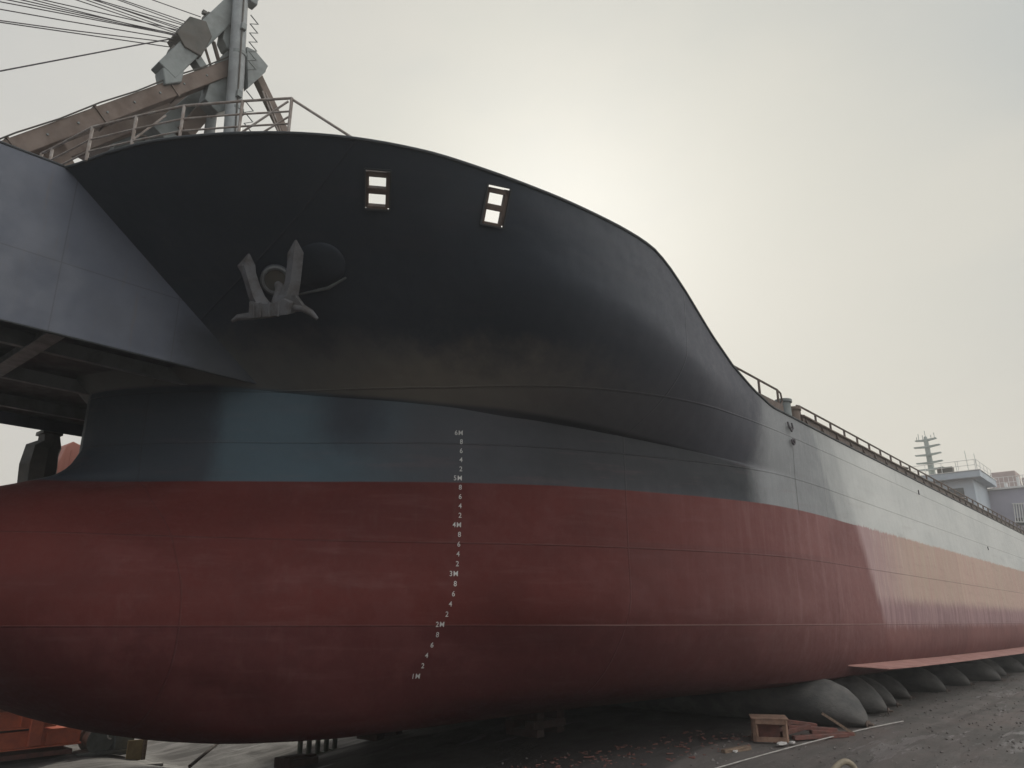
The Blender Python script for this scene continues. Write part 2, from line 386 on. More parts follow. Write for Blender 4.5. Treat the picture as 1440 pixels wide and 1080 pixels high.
# ------------------------------------------------------------------ hull lines (half breadth plans at several heights)
AFT = [(12.5, 10.5), (14, 9.6), (15.7, 8.8), (16.9, 8.3), (18.5, 7.8), (19.75, 7.6), (22, 7.5), (24, 7.5)]
LEVELS = [
 (-.30, [(8.4, 18.2), (8.45, 17.2), (8.6, 16.4), (8.9, 15.8), (9.3, 15.3), (10, 14.9), (10.9, 14.7), (12, 14.6), (13.2, 14.55), (14.5, 14.5), (16.1, 14.45), (17.8, 14.4), (19, 14.35), (20.4, 14.3), (21.7, 14.2), (22.8, 14.2), (24, 14.2)]),
 (-.24, [(7.7, 18.2), (7.75, 17.2), (7.9, 16.2), (8.2, 15.4), (8.6, 14.8), (9.3, 14.3), (10.2, 13.9), (11.3, 13.75), (12.4, 13.7), (13.9, 13.7), (15.6, 13.7), (17.3, 13.6), (18.7, 13.5), (20.3, 13.4), (22, 13.35), (23, 13.3), (24, 13.3)]),
 (-.02, [(6.7, 18.2), (6.75, 17.2), (6.95, 16.1), (7.3, 15.2), (7.8, 14.5), (8.6, 13.9), (9.7, 13.4), (10.8, 13.1), (11.9, 12.9), (13.4, 12.75), (15, 12.6), (16.8, 12.35), (18.2, 12.15), (19.8, 11.95), (21.4, 11.75), (22.8, 11.65), (24, 11.6)]),
 (.55, [(5.2, 18.2), (5.3, 17.2), (5.65, 16.1), (6.2, 15.2), (7.0, 14.4), (8, 13.75), (9.3, 13.05), (10.5, 12.65), (11.4, 12.3), (12.8, 11.55), (14.3, 10.7), (16, 9.9), (17.2, 9.35), (18.8, 8.75), (20.3, 8.35), (22, 8.12), (24, 8.05)]),
 (1.4, [(4.0, 18.2), (4.15, 17.1), (4.65, 15.9), (5.5, 14.95), (6.45, 14.2), (7.7, 13.45), (9.2, 12.8), (10.4, 12.3), (11.3, 11.9), (12.6, 11.05), (14.1, 10.05), (15.8, 9.15), (17, 8.68), (18.5, 8.1), (20, 7.83), (22, 7.64), (24, 7.6)]),
 (2.5, [(3.3, 18.2), (3.5, 17.1), (4.1, 15.9), (5.1, 15), (6.2, 14.3), (7.6, 13.5), (9.1, 12.7), (10.4, 12), (11.3, 11.5)] + AFT),
 (3.5, [(3.5, 18.2), (3.65, 17.3), (4.2, 16.3), (5.1, 15.5), (6.2, 14.9), (7.6, 14.1), (9.1, 13.1), (10.4, 12.15), (11.3, 11.45)] + AFT),
 (4.5, [(4.2, 18.2), (4.4, 17.6), (4.9, 17.0), (5.7, 16.5), (6.7, 15.95), (7.8, 15.0), (9.06, 13.8), (10.4, 12.35), (11.3, 11.48)] + AFT),
 (4.9, [(5.2, 18.2), (5.35, 17.9), (5.7, 17.6), (6.2, 17.15), (6.86, 16.45), (7.8, 15.3), (9.06, 13.95), (10.4, 12.4), (11.3, 11.5)] + AFT),
 (5.12, [(5.72, 18.2), (5.80, 17.88), (6.1, 17.4), (6.45, 16.95), (6.95, 16.38), (7.8, 15.3), (9.06, 13.95), (10.4, 12.4), (11.3, 11.5)] + AFT),
 (5.4, [(6.0, 18.2), (6.07, 17.88), (6.35, 17.3), (6.86, 16.52), (7.8, 15.3), (9.06, 13.95), (10.4, 12.4), (11.3, 11.5)] + AFT),
 (5.72, [(6.15, 18.2), (6.22, 17.85), (6.47, 17.22), (6.9, 16.5), (7.8, 15.3), (9.06, 13.95), (10.4, 12.4), (11.3, 11.5)] + AFT),
]
NT = 110
TS = [(i / NT) ** 1.15 for i in range(NT + 1)]
lev = [resample(catmull([(x, y, z) for x, y in c]), TS) for z, c in LEVELS]
zs = [z for z, _ in LEVELS]
def zknuckle(x):
    return interp(x, [6, 7.1, 8.1, 9.06, 10.35, 11.3, 12, 14, 17, 18.7], [7.05, 7.02, 6.97, 6.83, 6.68, 6.56, 6.42, 6.21, 5.94, 5.82])
rows = []
zrows = [-.30, -.285, -.265, -.24, -.19, -.11, -.02, .08, .2, .36, .55, .75, 1.0, 1.2, 1.4, 1.7, 2.0, 2.25, 2.5, 2.75, 3.0, 3.25, 3.5, 3.8, 4.1, 4.3, 4.5, 4.65, 4.78, 4.86, 4.9, 4.94, 4.98, 5.02, 5.07, 5.12, 5.19, 5.27, 5.4, 5.55, 5.72]
for z in zrows:
    rows.append([Vector((pchip(zs, [lev[k][i].x for k in range(len(zs))], z), pchip(zs, [lev[k][i].y for k in range(len(zs))], z), z)) for i in range(NT + 1)])
top = rows[-1]
K = [Vector((p.x, p.y, zknuckle(p.x))) for p in top]
for f in (.25, .5, .75, 1.):
    rows.append([a.lerp(k, f) for a, k in zip(top, K)])
DECK = [(2.6, 18.2), (2.72, 17.4), (3.05, 16.2), (3.84, 14.6), (4.12, 13.6), (4.45, 12.67), (4.84, 11.9), (5.49, 10.9), (6.14, 10.17), (6.89, 9.53), (7.87, 8.93), (9, 8.45), (10.2, 8.05), (11.3, 7.8), (12.6, 7.6), (13.9, 7.5), (16, 7.5), (18, 7.5), (20, 7.5), (24, 7.5)]
def ztop(x):
    return interp(x, [3.8, 5.5, 8, 10, 12.3, 13.0, 13.5, 14.0, 14.7, 15.85, 16.9, 18.0, 19.1, 24], [10.33, 10.22, 10.18, 10.08, 10.02, 9.98, 9.9, 9.68, 9.3, 8.6, 8.08, 7.72, 7.5, 7.45])
# deck edge points are paired with knuckle points by arc fraction, matched at X=18.7 and at the bow shoulder
dcur = catmull([(x, y, 0) for x, y in DECK])
def arcs(c):
    L = [0.]
    for a, b in zip(c, c[1:]): L.append(L[-1] + (b - a).length)
    return L
Ldk = arcs(dcur); Lk = arcs(K)
def arc_at(c, L, x):
    for i, p in enumerate(c):
        if p.x >= x: return L[i]
    return L[-1]
ks = [0, arc_at(K, Lk, 8.35), arc_at(K, Lk, 11.4), arc_at(K, Lk, 15.), arc_at(K, Lk, 19.), Lk[-1]]
ds = [0, arc_at(dcur, Ldk, 3.84), arc_at(dcur, Ldk, 7.2), arc_at(dcur, Ldk, 12.5), arc_at(dcur, Ldk, 18.6), Ldk[-1]]
D = []
for i in range(NT + 1):
    s = pchip(ks, ds, Lk[i]) / Ldk[-1]
    p = resample(dcur, [min(1, s)])[0]; D.append(Vector((p.x, p.y, ztop(p.x))))
NF = 22
for j in range(1, NF + 1):
    t = j / NF; r = []
    for k, d in zip(K, D):
        z = k.z + (d.z - k.z) * t
        gf = t ** 1.08
        zu = 7.6 + 1.0 * (1 - sstep(10.5, 15.5, d.x)); u = min(1, (z - k.z) / max(.3, zu - k.z)); ga = 1 - (1 - u) ** 1.6
        w = sstep(6.5, 13.5, d.x)
        g = gf * (1 - w) + ga * w
        r.append(Vector((k.x + (d.x - k.x) * (t * (1 - w) + (ga + (t - ga) * sstep(9.5, 15.5, d.x)) * w), k.y + (d.y - k.y) * g, z)))
    rows.append(r)
nr = len(rows)
# parallel body
XS = [26, 30, 35, 40, 48, 56, 64, 72, 80, 88, STERN]
def full(r):
    e = r[-1]; return r + [Vector((x, e.y, e.z if e.z < 7 else min(e.z, 7.45 - .003 * (x - 24)))) for x in XS]
rows = [full(r) for r in rows]
nc = len(rows[0])
verts = []; faces = []
for r in rows: verts += r
for j in range(nr - 1):
    for i in range(nc - 1):
        a = j * nc + i; faces.append((a, a + 1, a + nc + 1, a + nc))
off = len(verts)
verts += [Vector((p.x, 2 * YC - p.y, p.z)) for p in verts]
faces += [tuple(off + i for i in f)[::-1] for f in faces]
for i in range(nc - 1):                      # flat bottom
    faces.append((i, off + i, off + i + 1, i + 1))
for j in range(nr - 1):                      # transom
    a = j * nc + nc - 1; faces.append((a, off + a, off + a + nc, a + nc))
HULL_V, HULL_F = verts, faces
bvh = BVHTree.FromPolygons(verts, faces)

ship = empty('cargo_ship', (24, YC, -.30), 'huge cargo ship with black and grey bow above a red bottom, standing out of water', 'ship')
hb = MB(); hb.v = [Vector(v) for v in verts]; hb.f = faces
hull = hb.build('hull', M['hull'], ship, smooth=True)

# openings through the bulwark for the mooring chocks (cut into the shell)
def surf_frame(p):
    loc, n, _, _ = bvh.find_nearest(Vector(p))
    if n.y > 0: n = -n
    u = Vector((0, 0, 1)).cross(n).normalized()   # horizontal along the shell
    v = n.cross(u).normalized()
    if v.z < 0: v = -v
    return loc, n, u, v
CHOCKS = [(7.5436, 9.8717, 9.6374), (9.3944, 8.6150, 9.6341)]
CW, CH = .225, .37
bm = bmesh.new(); bm.from_mesh(hull.data)
oh = Vector(hull.parent.location)
for c in CHOCKS:
    loc, n, u, v = surf_frame(c); lo = loc - oh
    for ax, h in ((u, CW), (v, CH)):
        for sgn in (-1, 1):
            fs = [f for f in bm.faces if (f.calc_center_median() - lo).length < 1.6]
            es = {e for f in fs for e in f.edges}; vs_ = {q for f in fs for q in f.verts}
            bmesh.ops.bisect_plane(bm, geom=fs + list(es) + list(vs_), plane_co=lo + ax * h * sgn, plane_no=ax, dist=1e-5)
    kill = []
    for f in bm.faces:
        d = f.calc_center_median() - lo
        if d.length < 1.2 and abs(d.dot(u)) < CW and abs(d.dot(v)) < CH: kill.append(f)
    bmesh.ops.delete(bm, geom=kill, context='FACES')
for f in bm.faces: f.smooth = True
bm.to_mesh(hull.data); bm.free()
hull.data.set_sharp_from_angle(angle=math.radians(24))

for c in CHOCKS:
    loc, n, u, v = surf_frame(c)
    def P(a, b, d=-.075): return loc + u * a + v * b + n * d
    fr = MB()
    W2, H2, bw = CW - .035, CH - .03, .065
    fr.beam(P(-W2, -H2 - .02), P(-W2, H2 - .02), bw, .12, n); fr.beam(P(W2 + .005, -H2), P(W2 + .005, H2), bw + .03, .16, n)
    fr.beam(P(-W2, H2 - .06), P(W2, H2 - .06), .10, .15, n); fr.beam(P(-W2, -H2 - .01), P(W2, -H2 - .01), .07, .15, n)
    fr.beam(P(-W2, -.03), P(W2, -.03), .12, .14, n)
    ch = fr.build('mooring_chock', M['rail_brown'], ship, bevel=.012)
    rim = MB()
    for a0, b0, a1, b1 in ((-CW, -CH, CW, -CH), (CW, -CH, CW, CH), (CW, CH, -CW, CH), (-CW, CH, -CW, -CH)):
        rim.beam(P(a0 * 1.04, b0 * 1.03, .0), P(a1 * 1.04, b1 * 1.03, .0), .03, .07, n)
    rim.build('rim', M['under_grey'], ch)

# deck edge cap along the top of the bulwark
cap = [rows[-1][i] for i in range(nc)]
for s in (0, 1):
    pts = [Vector((p.x, p.y if not s else 2 * YC - p.y, p.z + .01)) for p in cap]
    MB().tube(pts, .035, 8).build('bulwark_cap', M['under_grey'], ship, smooth=True)

# decks behind the bulwark
def ring_at(z, x1):
    out = []
    for i in range(NT + 1):
        for j in range(len(zrows) + 3, nr - 1):
            a, b = rows[j][i], rows[j + 1][i]
            if a.z <= z <= b.z:
                p = a.lerp(b, (z - a.z) / max(1e-6, b.z - a.z))
                if p.x <= x1: out.append(p)
                break
    return out
rg = ring_at(8.55, 12.6)
poly = [Vector((p.x + .03, p.y + .03, 8.55)) for p in rg]; poly += [Vector((p.x, 2 * YC - p.y, p.z)) for p in poly[::-1]]
MB().add(poly, [tuple(range(len(poly)))]).build('forecastle_deck', M['deck'], ship)
MB().box(((19.2 + STERN) / 2, YC, 7.10), (STERN - 19.4, 2 * (YC - SIDE) - .06, .04)).build('main_deck', M['deck'], ship)
MB().box((12.55, YC, 7.84), (.05, 2 * (YC - SIDE) - 6.5, 1.4)).build('forecastle_bulkhead', M['super_grey'], ship)

# ------------------------------------------------------------------ bow platform carrying the gantry
ZU, ZT, YP, YS = 7.045, 10.30, 14.65, 22.9
pl = MB()
xf, xa = -1.2, 8.6
# side plates taper forward at the top edge; underside plate is open between girders
prof = [(xf, 7.6), (xf + .8, ZU), (xa, ZU), (8.3, 7.2), (7.4, 8.4), (4.4, 10.33), (3.6, 10.33), (xf, 10.22)]
for y, w in ((YP, .03), (YS, -.03)):
    pl.prism([(x, y, z) for x, z in prof], (0, w, 0))
pl.add([(xf, YP + .03, 10.2), (xf, YS - .03, 10.2), (4.3, YS - .03, 10.2), (4.3, YP + .03, 10.2)], [(0, 1, 2, 3)])
pl.add([(xf + .003, YP + .03, 7.6), (xf + .003, YS - .03, 7.6), (xf + .003, YS - .03, 10.2), (xf + .003, YP + .03, 10.2)], [(0, 1, 2, 3)])
platform = pl.build('bow_platform', M['bow_grey'], ship)
MB().add([(xf + .8, YP + .03, ZU + .32), (xa, YP + .03, ZU + .32), (xa, YS - .03, ZU + .32), (xf + .8, YS - .03, ZU + .32)], [(0, 1, 2, 3)]).build('underside_plate', M['under_grey'], platform)
for y in (15.95, 18.4, 20.95):
    MB().beam((xf + .8, y, ZU + .16), (xa - .3, y, ZU + .16), .025, .30).beam((xf + .8, y, ZU + .02), (xa - .3, y, ZU + .02), .13, .025).build('longitudinal_girder', M['girder'], platform)
for x in (.6, 4.2):
    MB().beam((x, YP + .04, ZU + .14), (x, YS - .04, ZU + .14), .04, .30).beam((x, YP + .04, ZU - .012), (x, YS - .04, ZU - .012), .30, .03).build('cross_girder', M['girder'], platform)
MB().tube([(xf + .8, YP - .005, ZU - .01), (8.0, YP - .005, ZU - .01)], .022, 8).build('edge_bar', M['under_grey'], platform)
MB().tube([(xf, YP + .01, 10.23), (3.6, YP + .01, 10.34), (3.9, YP + .01, 10.34)], .03, 8).build('edge_bar', M['under_grey'], platform)
# hanging dark chute under the far edge
ch = MB()
prf = [(6.95, 7.04, .26), (7.0, 6.75, .32), (6.85, 6.55, .44), (6.83, 6.1, .48), (6.85, 5.6, .46), (6.9, 5.0, .40)]
ch.tube([(x, 23.2, z) for x, z, r in prf], [r for *_, r in prf], 8)
hc = ch.build('hanging_chute', M['chute'], platform)
MB().beam((6.95, 22.9, 7.04), (6.95, 23.5, 7.04), .5, .10).build('hanger', M['chute'], hc)

# bilge keel
bk = MB(); pts = [(23.3, 7.95, .86), (24.6, 7.05, .735), (27, 6.98, .70), (34, 6.96, .63), (47, 6.96, .54), (60, 6.96, .52), (76, 6.96, .50)]
inn = [(23.3, 8.08, .90), (24.6, 7.95, .84), (27, 7.95, .82), (34, 7.96, .74), (47, 7.97, .66), (60, 7.97, .64), (76, 7.97, .62)]
for (a, b), (c, d) in zip(zip(pts, pts[1:]), zip(inn, inn[1:])):
    bk.prism([a, b, d, c], (0, 0, .035))
M['bk'] = simple('bilge_keel_paint', (.42, .22, .19), .7, (.33, .16, .14), 1.2)
bk.build('bilge_keel', M['bk'], ship)

# ------------------------------------------------------------------ draught marks painted on the shell
def shell_point(x, z):
    h = bvh.ray_cast(Vector((x, 3., z)), Vector((0, 1, 0)))
    return h[0], (h[1] if h[1].y < 0 else -h[1])
def glyph_mesh(txt, size):
    cu = bpy.data.curves.new('t', 'FONT'); cu.body = txt; cu.size = size; cu.align_x = 'RIGHT'; cu.resolution_u = 3
    cu.space_character = 1.15; cu.offset = .001
    o = bpy.data.objects.new('t', cu); COL.objects.link(o)
    dg = bpy.context.evaluated_depsgraph_get(); dg.update()
    me = o.evaluated_get(dg).to_mesh()
    vs = [v.co.copy() for v in me.vertices]; fs = [tuple(p.vertices) for p in me.polygons]
    o.to_mesh_clear(); bpy.data.objects.remove(o); bpy.data.curves.remove(cu)
    return vs, fs
MARKX = ([.9, 1.4, 2, 2.6, 3, 4, 5, 6.1], [11.05, 11.09, 11.22, 11.30, 11.33, 11.36, 11.38, 11.38])
z = 6.0; k = 0
while z > .95:
    r = round(z, 1); fracd = int(round((r - math.floor(r + 1e-6)) * 10))
    txt = '%dM' % round(r) if fracd == 0 else str(fracd)
    x = interp(r, *MARKX); loc, n = shell_point(x, r)
    u = Vector((0, 0, 1)).cross(n); u.normalize(); v = n.cross(u)
    vs, fs = glyph_mesh(txt, .150)
    g = MB(); pp = []
    for q in vs:
        w = loc + u * (q.x + .06) * .92 + v * (q.y - .055)
        h, nn, _, _ = bvh.find_nearest(w)
        if nn.y > 0: nn = -nn
        pp.append(h + nn * .006)
    g.add(pp, fs); g.build('draught_mark', M['white'], ship)
    z -= .2; k += 1

# small lettering / marks by the forward bollards on the side
for z0, sh in ((7.14, 'hook'), (6.74, 'ring')):
    mk = MB()
    if sh == 'hook':
        mk.tube([(20.02, 7.46, z0 + .12), (20.0, 7.43, z0 - .03), (20.14, 7.42, z0 - .13), (20.28, 7.43, z0 - .03), (20.3, 7.46, z0 + .14)], .024, 6)
        mk.beam((20.02, 7.46, z0 - .0), (20.28, 7.46, z0 - .0), .03, .03)
    else:
        mk.tube([(20.25 + .085 * math.cos(a), 7.45, z0 + .075 * math.sin(a)) for a in [i * math.pi / 6 for i in range(13)]], .026, 6, False)
        mk.box((20.33, 7.46, z0 + .05), (.09, .06, .08))
    mk.build('mooring_eye', M['rope'], ship)

# ------------------------------------------------------------------ hawse bolster and anchor
h0, hn, hu, hv = surf_frame((7.51, 13.02, 8.21))
mouth = surf_frame((7.24, 12.52, 8.56))[0] + hn * .34
root = surf_frame((7.62, 11.45, 8.72))[0]
d_ = (mouth - root).normalized()
M['bolster'] = simple('bolster_paint', (.088, .096, .118), .5, (.05, .056, .07), 1.2)
# low faired boss on the flare, the hawse pipe mouth at its forward end
dm = MB(); t1 = (d_ - hn * d_.dot(hn)).normalized(); t2 = hn.cross(t1)
cc = root.lerp(surf_frame(mouth)[0], .22); NU, NV = 32, 12
ringv = []
for a in range(NV + 1):
    th = math.pi / 2 * a / NV
    for b in range(NU):
        ph = 2 * math.pi * b / NU
        wide = .74 if math.cos(ph) > 0 else .62
        ringv.append(cc + t1 * wide * math.cos(ph) * math.cos(th) ** .85 + t2 * .50 * math.sin(ph) * math.cos(th) ** .85 + hn * (.10 * math.sin(th) - .035))
dm.add(ringv, [(a * NU + b, a * NU + (b + 1) % NU, (a + 1) * NU + (b + 1) % NU, (a + 1) * NU + b) for a in range(NV) for b in range(NU)])
bol = dm.build('hawse_bolster', M['hull'], ship, smooth=True)
hp_ = surf_frame((7.24, 12.52, 8.56))[0]; ax = Vector((-.576, -.755, -.624)).normalized(); mouth = hp_ + ax * .24
MB().tube([hp_ - ax * .35, mouth - ax * .05, mouth], [.36, .30, .28], 28).build('hawse_pipe', M['bolster'], bol, smooth=True)
x_ = ax.orthogonal().normalized(); y_ = ax.cross(x_)
MB().tube([mouth + (x_ * math.cos(a) + y_ * math.sin(a)) * .255 for a in [k * math.pi / 14 for k in range(29)]], .045, 8, False).build('mouth_ring', M['girder'], bol, smooth=True)
MB().tube([mouth - ax * .01, mouth + ax * .004], [.23, .23], 24).build('hawse_hole', M['chute'], bol)
MB().tube([hp_ + t2 * .44 - hn * .02 + t1 * -.1, cc + t2 * .52 + hn * .02, cc + t2 * .44 - t1 * .45 + hn * .0], [.02, .035, .02], 8).build('weld_lip', M['girder'], bol, smooth=True)
d_ = ax

O = Vector((7.093, 12.297, 7.96))          # hangs just clear of the flare
av = (hv * .6 + Vector((0, 0, .55))).normalized(); an = hu.cross(av)
if an.dot(hn) < 0: an = -an
def A(sx, sy, d=0.):      # sketch plane of the anchor in metres : right, up, and towards the viewer
    v = (sy - .063 * sx) / .979; u = (sx + .098 * v) / .979
    return O + hu * u + av * v + an * d
anchor = empty('ship_anchor', A(0, -.25), 'heavy grey two-fluked anchor hanging under the hawse pipe on the dark bow', 'anchor')
def fluke(pts, wid, thick):
    m = MB(); ring = []
    for (sx, sy), w, t in zip(pts, wid, thick):
        ring.append([A(sx - w, sy, 0), A(sx, sy, t), A(sx + w, sy, 0), A(sx, sy, -t)])
    vs = [p for r in ring for p in r]; n = len(ring); fs = [(3, 2, 1, 0), tuple(range(4 * n - 4, 4 * n))]
    for i in range(n - 1):
        for k in range(4): fs.append((i * 4 + k, i * 4 + (k + 1) % 4, i * 4 + 4 + (k + 1) % 4, i * 4 + 4 + k))
    return m.add(vs, fs)
fluke([(-.27, -.06), (-.36, .10), (-.43, .32), (-.49, .54), (-.53, .68), (-.46, .90)], [.21, .175, .155, .155, .19, .02], [.15, .12, .10, .09, .07, .01]).build('fluke', M['anchor'], anchor, bevel=.004)
fluke([(.19, -.02), (.31, .12), (.40, .36), (.46, .66), (.49, .88), (.51, 1.12)], [.25, .20, .165, .16, .165, .02], [.15, .12, .10, .09, .07, .01]).build('fluke', M['anchor'], anchor, bevel=.004)
cr_ = MB()
cr_.prism([A(-.46, -.30, -.16), A(-.42, .02, -.16), A(-.14, -.03, -.16), A(.05, -.03, -.16), A(.28, .06, -.16), A(.42, -.02, -.16), A(.34, -.24, -.16)], an * .34)
for sx in (-.33, -.20, -.02, .16): cr_.beam(A(sx, -.27, .20), A(sx + .01, 0, .17), .035, .05, an)
cr_.build('crown', M['anchor'], anchor, bevel=.008)
cr2 = MB(); cr2.tube([A(-.90, -.36), A(-.78, -.29), A(-.5, -.27), (A(0, -.21)), A(.38, -.12), A(.58, -.14), A(.74, -.23), A(.86, -.35)], [.035, .06, .075, .09, .085, .075, .065, .035], 10)
cr2.prism([A(.36, -.12, -.05), A(.46, .10, -.05), A(.62, -.12, -.05)], an * .10)
cr2.build('crown_bar', M['anchor'], anchor, smooth=True)
MB().tube([A(-.02, -.05, -.12), A(.03, .2, -.2), mouth - d_ * .2], [.10, .09, .09], 10).build('shank', M['anchor'], anchor, smooth=True)

# ------------------------------------------------------------------ gantry on the bow platform
gantry = MB()
gantry.tube([(8.08, 16.6, 8.57), (8.00, 16.6, 12), (7.78, 16.6, 16), (7.55, 16.6, 19.6)], [.24, .225, .21, .20], 20)
gp = gantry.build('gantry_mast', M['post_grey'], ship, smooth=True)
for za, zb2, xx, rr in ((14.9, 14.98, 7.88, .235), (16.6, 16.7, 7.76, .225)): MB().tube([(xx, 16.6, za), (xx - .004, 16.6, zb2)], [rr, rr], 20).build('band', M['crane_grey'], gp)
MB().box((7.78, 16.55, 18.75), (.50, .42, .42)).box((7.9, 16.5, 18.5), (.22, .3, .3)).build('mast_head', M['crane_grey'], gp, bevel=.03)
# zig-zag climbing rungs on the mast
def zig(z0, z1, n):
    m = MB(); pts = []
    for k in range(n * 2 + 1):
        z = z0 + (z1 - z0) * k / (2 * n); xm = 7.95 - .06 * (z - 14.5)
        pts.append((xm + .15 + (.24 if k % 2 else 0), 16.45, z))
    return m.tube(pts, .018, 6)
zig(16.25, 18.0, 6).build('climbing_rungs', M['crane_grey'], gp)
zig(13.6, 15.6, 6).build('climbing_rungs', M['crane_grey'], gp)
# twin raking legs down to the platform
def girder(name, a, b, w, h, mat, w2=None, h2=None, par=None, bev=.02):
    return MB().beam(a, b, w, h, (0, 0, 1), w2, h2).build(name, mat, par or ship, bevel=bev)
g1 = girder('gantry_leg', (7.85, 17.1, 16.55), (1.9, 17.1, 9.95), .42, .40, M['rust_steel'])
for q in (.25, .5, .75):
    a = Vector((7.85, 17.1, 16.55)).lerp(Vector((1.9, 17.1, 9.95)), q)
    MB().box(a, (.46, .47, .05), Matrix.Rotation(math.radians(-48 + 90), 3, 'Y')).build('flange', M['rust_steel'], g1)
girder('gantry_leg', (8.35, 19.2, 17.15), (1.9, 19.2, 9.95), .42, .40, M['rust_steel'])
# cross members between the legs near the foot
MB().tube([(4.0, 17.3, 12.35), (4.15, 19.0, 12.45)], .10, 10).build('cross_brace', M['rust_steel'], ship)
MB().tube([(3.1, 17.3, 11.35), (3.25, 19.0, 11.45)], .10, 10).build('cross_brace', M['rust_steel'], ship)
MB().prism([(4.35, 17.32, 12.45), (3.5, 17.32, 11.5), (4.2, 17.32, 11.35), (4.75, 17.32, 11.9)], (0, .05, 0)).build('gusset', M['rust_steel'], ship)
# grey head arm with sheaves
arm = MB().beam((7.62, 17.0, 18.45), (6.1, 17.0, 15.2), .46, .52).prism([(5.98, 16.78, 15.22), (6.12, 16.78, 14.8), (6.5, 16.78, 15.1), (6.52, 16.78, 15.6)], (0, .44, 0)).build('gantry_arm', M['crane_grey'], ship, bevel=.03)
MB().prism([(6.16, 16.72, 16.38), (6.42, 16.72, 17.08), (6.85, 16.72, 17.22), (7.06, 16.72, 16.86), (6.86, 16.72, 16.1), (6.42, 16.72, 16.1)], (0, .56, 0)).build('sheave_block', M['chute'], arm, bevel=.02)
MB().prism([(6.86, 16.8, 17.30), (6.88, 16.8, 17.62), (6.98, 16.8, 17.66), (7.18, 16.8, 17.45), (7.12, 16.8, 17.15)], (0, .34, 0)).build('sheave_bracket', M['chute'], arm, bevel=.015)
MB().box((6.86, 16.97, 17.66), (.10, .10, .10)).build('shackle', M['chute'], arm)
MB().prism([(6.10, 16.8, 15.72), (6.16, 16.8, 16.05), (6.42, 16.8, 15.95), (6.42, 16.8, 15.6)], (0, .3, 0)).build('lamp_bracket', M['chute'], arm)
st = MB()
st.beam((6.68, 17.05, 16.3), (7.18, 17.05, 15.85), .30, .24); st.build('strut', M['crane_grey'], ship, bevel=.015)
for a, b, r in (((7.02, 17.05, 16.75), (7.36, 17.05, 16.05), .035), ((7.25, 17.05, 17.0), (7.56, 17.05, 16.3), .055)):
    MB().tube([a, b], r, 8).build('stay_bar', M['rust_steel'], ship)
MB().tube([(6.9, 17.05, 16.0), (7.0, 17.05, 15.75), (7.18, 17.05, 15.72)], .015, 6).build('conduit', M['rope'], ship)
# gusset plates around the mast foot of the arm
MB().prism([(7.42, 16.85, 17.9), (7.40, 16.85, 17.1), (7.55, 16.85, 16.9), (7.85, 16.85, 16.9), (7.8, 16.85, 18.2)], (0, .35, 0)).build('gusset', M['crane_grey'], ship, bevel=.02)
MB().prism([(7.35, 16.95, 16.3), (7.7, 16.95, 17.1), (8.1, 16.95, 17.1), (8.15, 16.95, 15.4), (7.6, 16.95, 14.9), (7.2, 16.95, 15.1)], (0, .4, 0)).build('gusset', M['crane_grey'], ship, bevel=.02)
MB().beam((7.95, 18.2, 16.6), (6.6, 18.2, 14.2), .5, .5).build('lower_arm', M['crane_grey'], ship, bevel=.02)
MB().beam((8.05, 18.0, 16.4), (7.2, 18.0, 14.5), .45, .42).build('lower_arm', M['rust_steel'], ship, bevel=.02)
MB().tube([(7.80, 17.8, 15.6), (8.0, 17.8, 9.0)], [.15, .15], 14).build('gantry_post', M['post_grey'], ship, smooth=True)
# machinery house behind the legs
mh = MB().prism([(6.45, 19.6, 15.75), (7.05, 19.6, 16.35), (7.85, 19.6, 16.35), (8.05, 19.6, 15.7), (8.05, 19.6, 9.0), (6.2, 19.6, 9.0), (6.1, 19.6, 15.0)], (0, 1.8, 0)).build('machinery_house', M['crane_grey'], ship, bevel=.04)
MB().box((7.2, 19.57, 15.2), (.7, .04, .8)).build('access_panel', M['post_grey'], mh, bevel=.01)
MB().tube([(6.6, 19.55, 14.6), (7.9, 19.55, 15.1)], .03, 6).tube([(6.6, 19.55, 14.9), (7.9, 19.55, 15.4)], .03, 6).build('grab_rail', M['rail'], mh)
MB().prism([(5.7, 19.9, 14.4), (6.0, 19.9, 15.15), (6.5, 19.9, 15.3), (6.5, 19.9, 14.3)], (0, 1.2, 0)).build('house_cowl', M['super_pink'], mh, bevel=.03)
# aft tie and its bracket
MB().prism([(7.9, 16.45, 16.95), (8.15, 16.45, 16.98), (8.58, 16.45, 16.74), (8.52, 16.45, 16.5), (8.08, 16.45, 15.7)], (0, .7, 0)).build('aft_bracket', M['crane_grey'], ship, bevel=.02)
MB().beam((8.38, 16.8, 16.6), (10.85, 16.8, 13.4), .22, .24).build('aft_stay', M['rust_steel'], ship, bevel=.015)
MB().beam((10.85, 16.8, 13.4), (14.2, 16.8, 8.9), .22, .24).build('aft_stay', M['rust_steel'], ship, bevel=.015)
MB().tube([(8.52, 16.5, 15.9), (9.75, 16.5, 13.9)], .025, 6).tube([(8.62, 16.5, 15.9), (9.85, 16.5, 13.9)], .025, 6).build('hand_rail', M['rail'], ship)

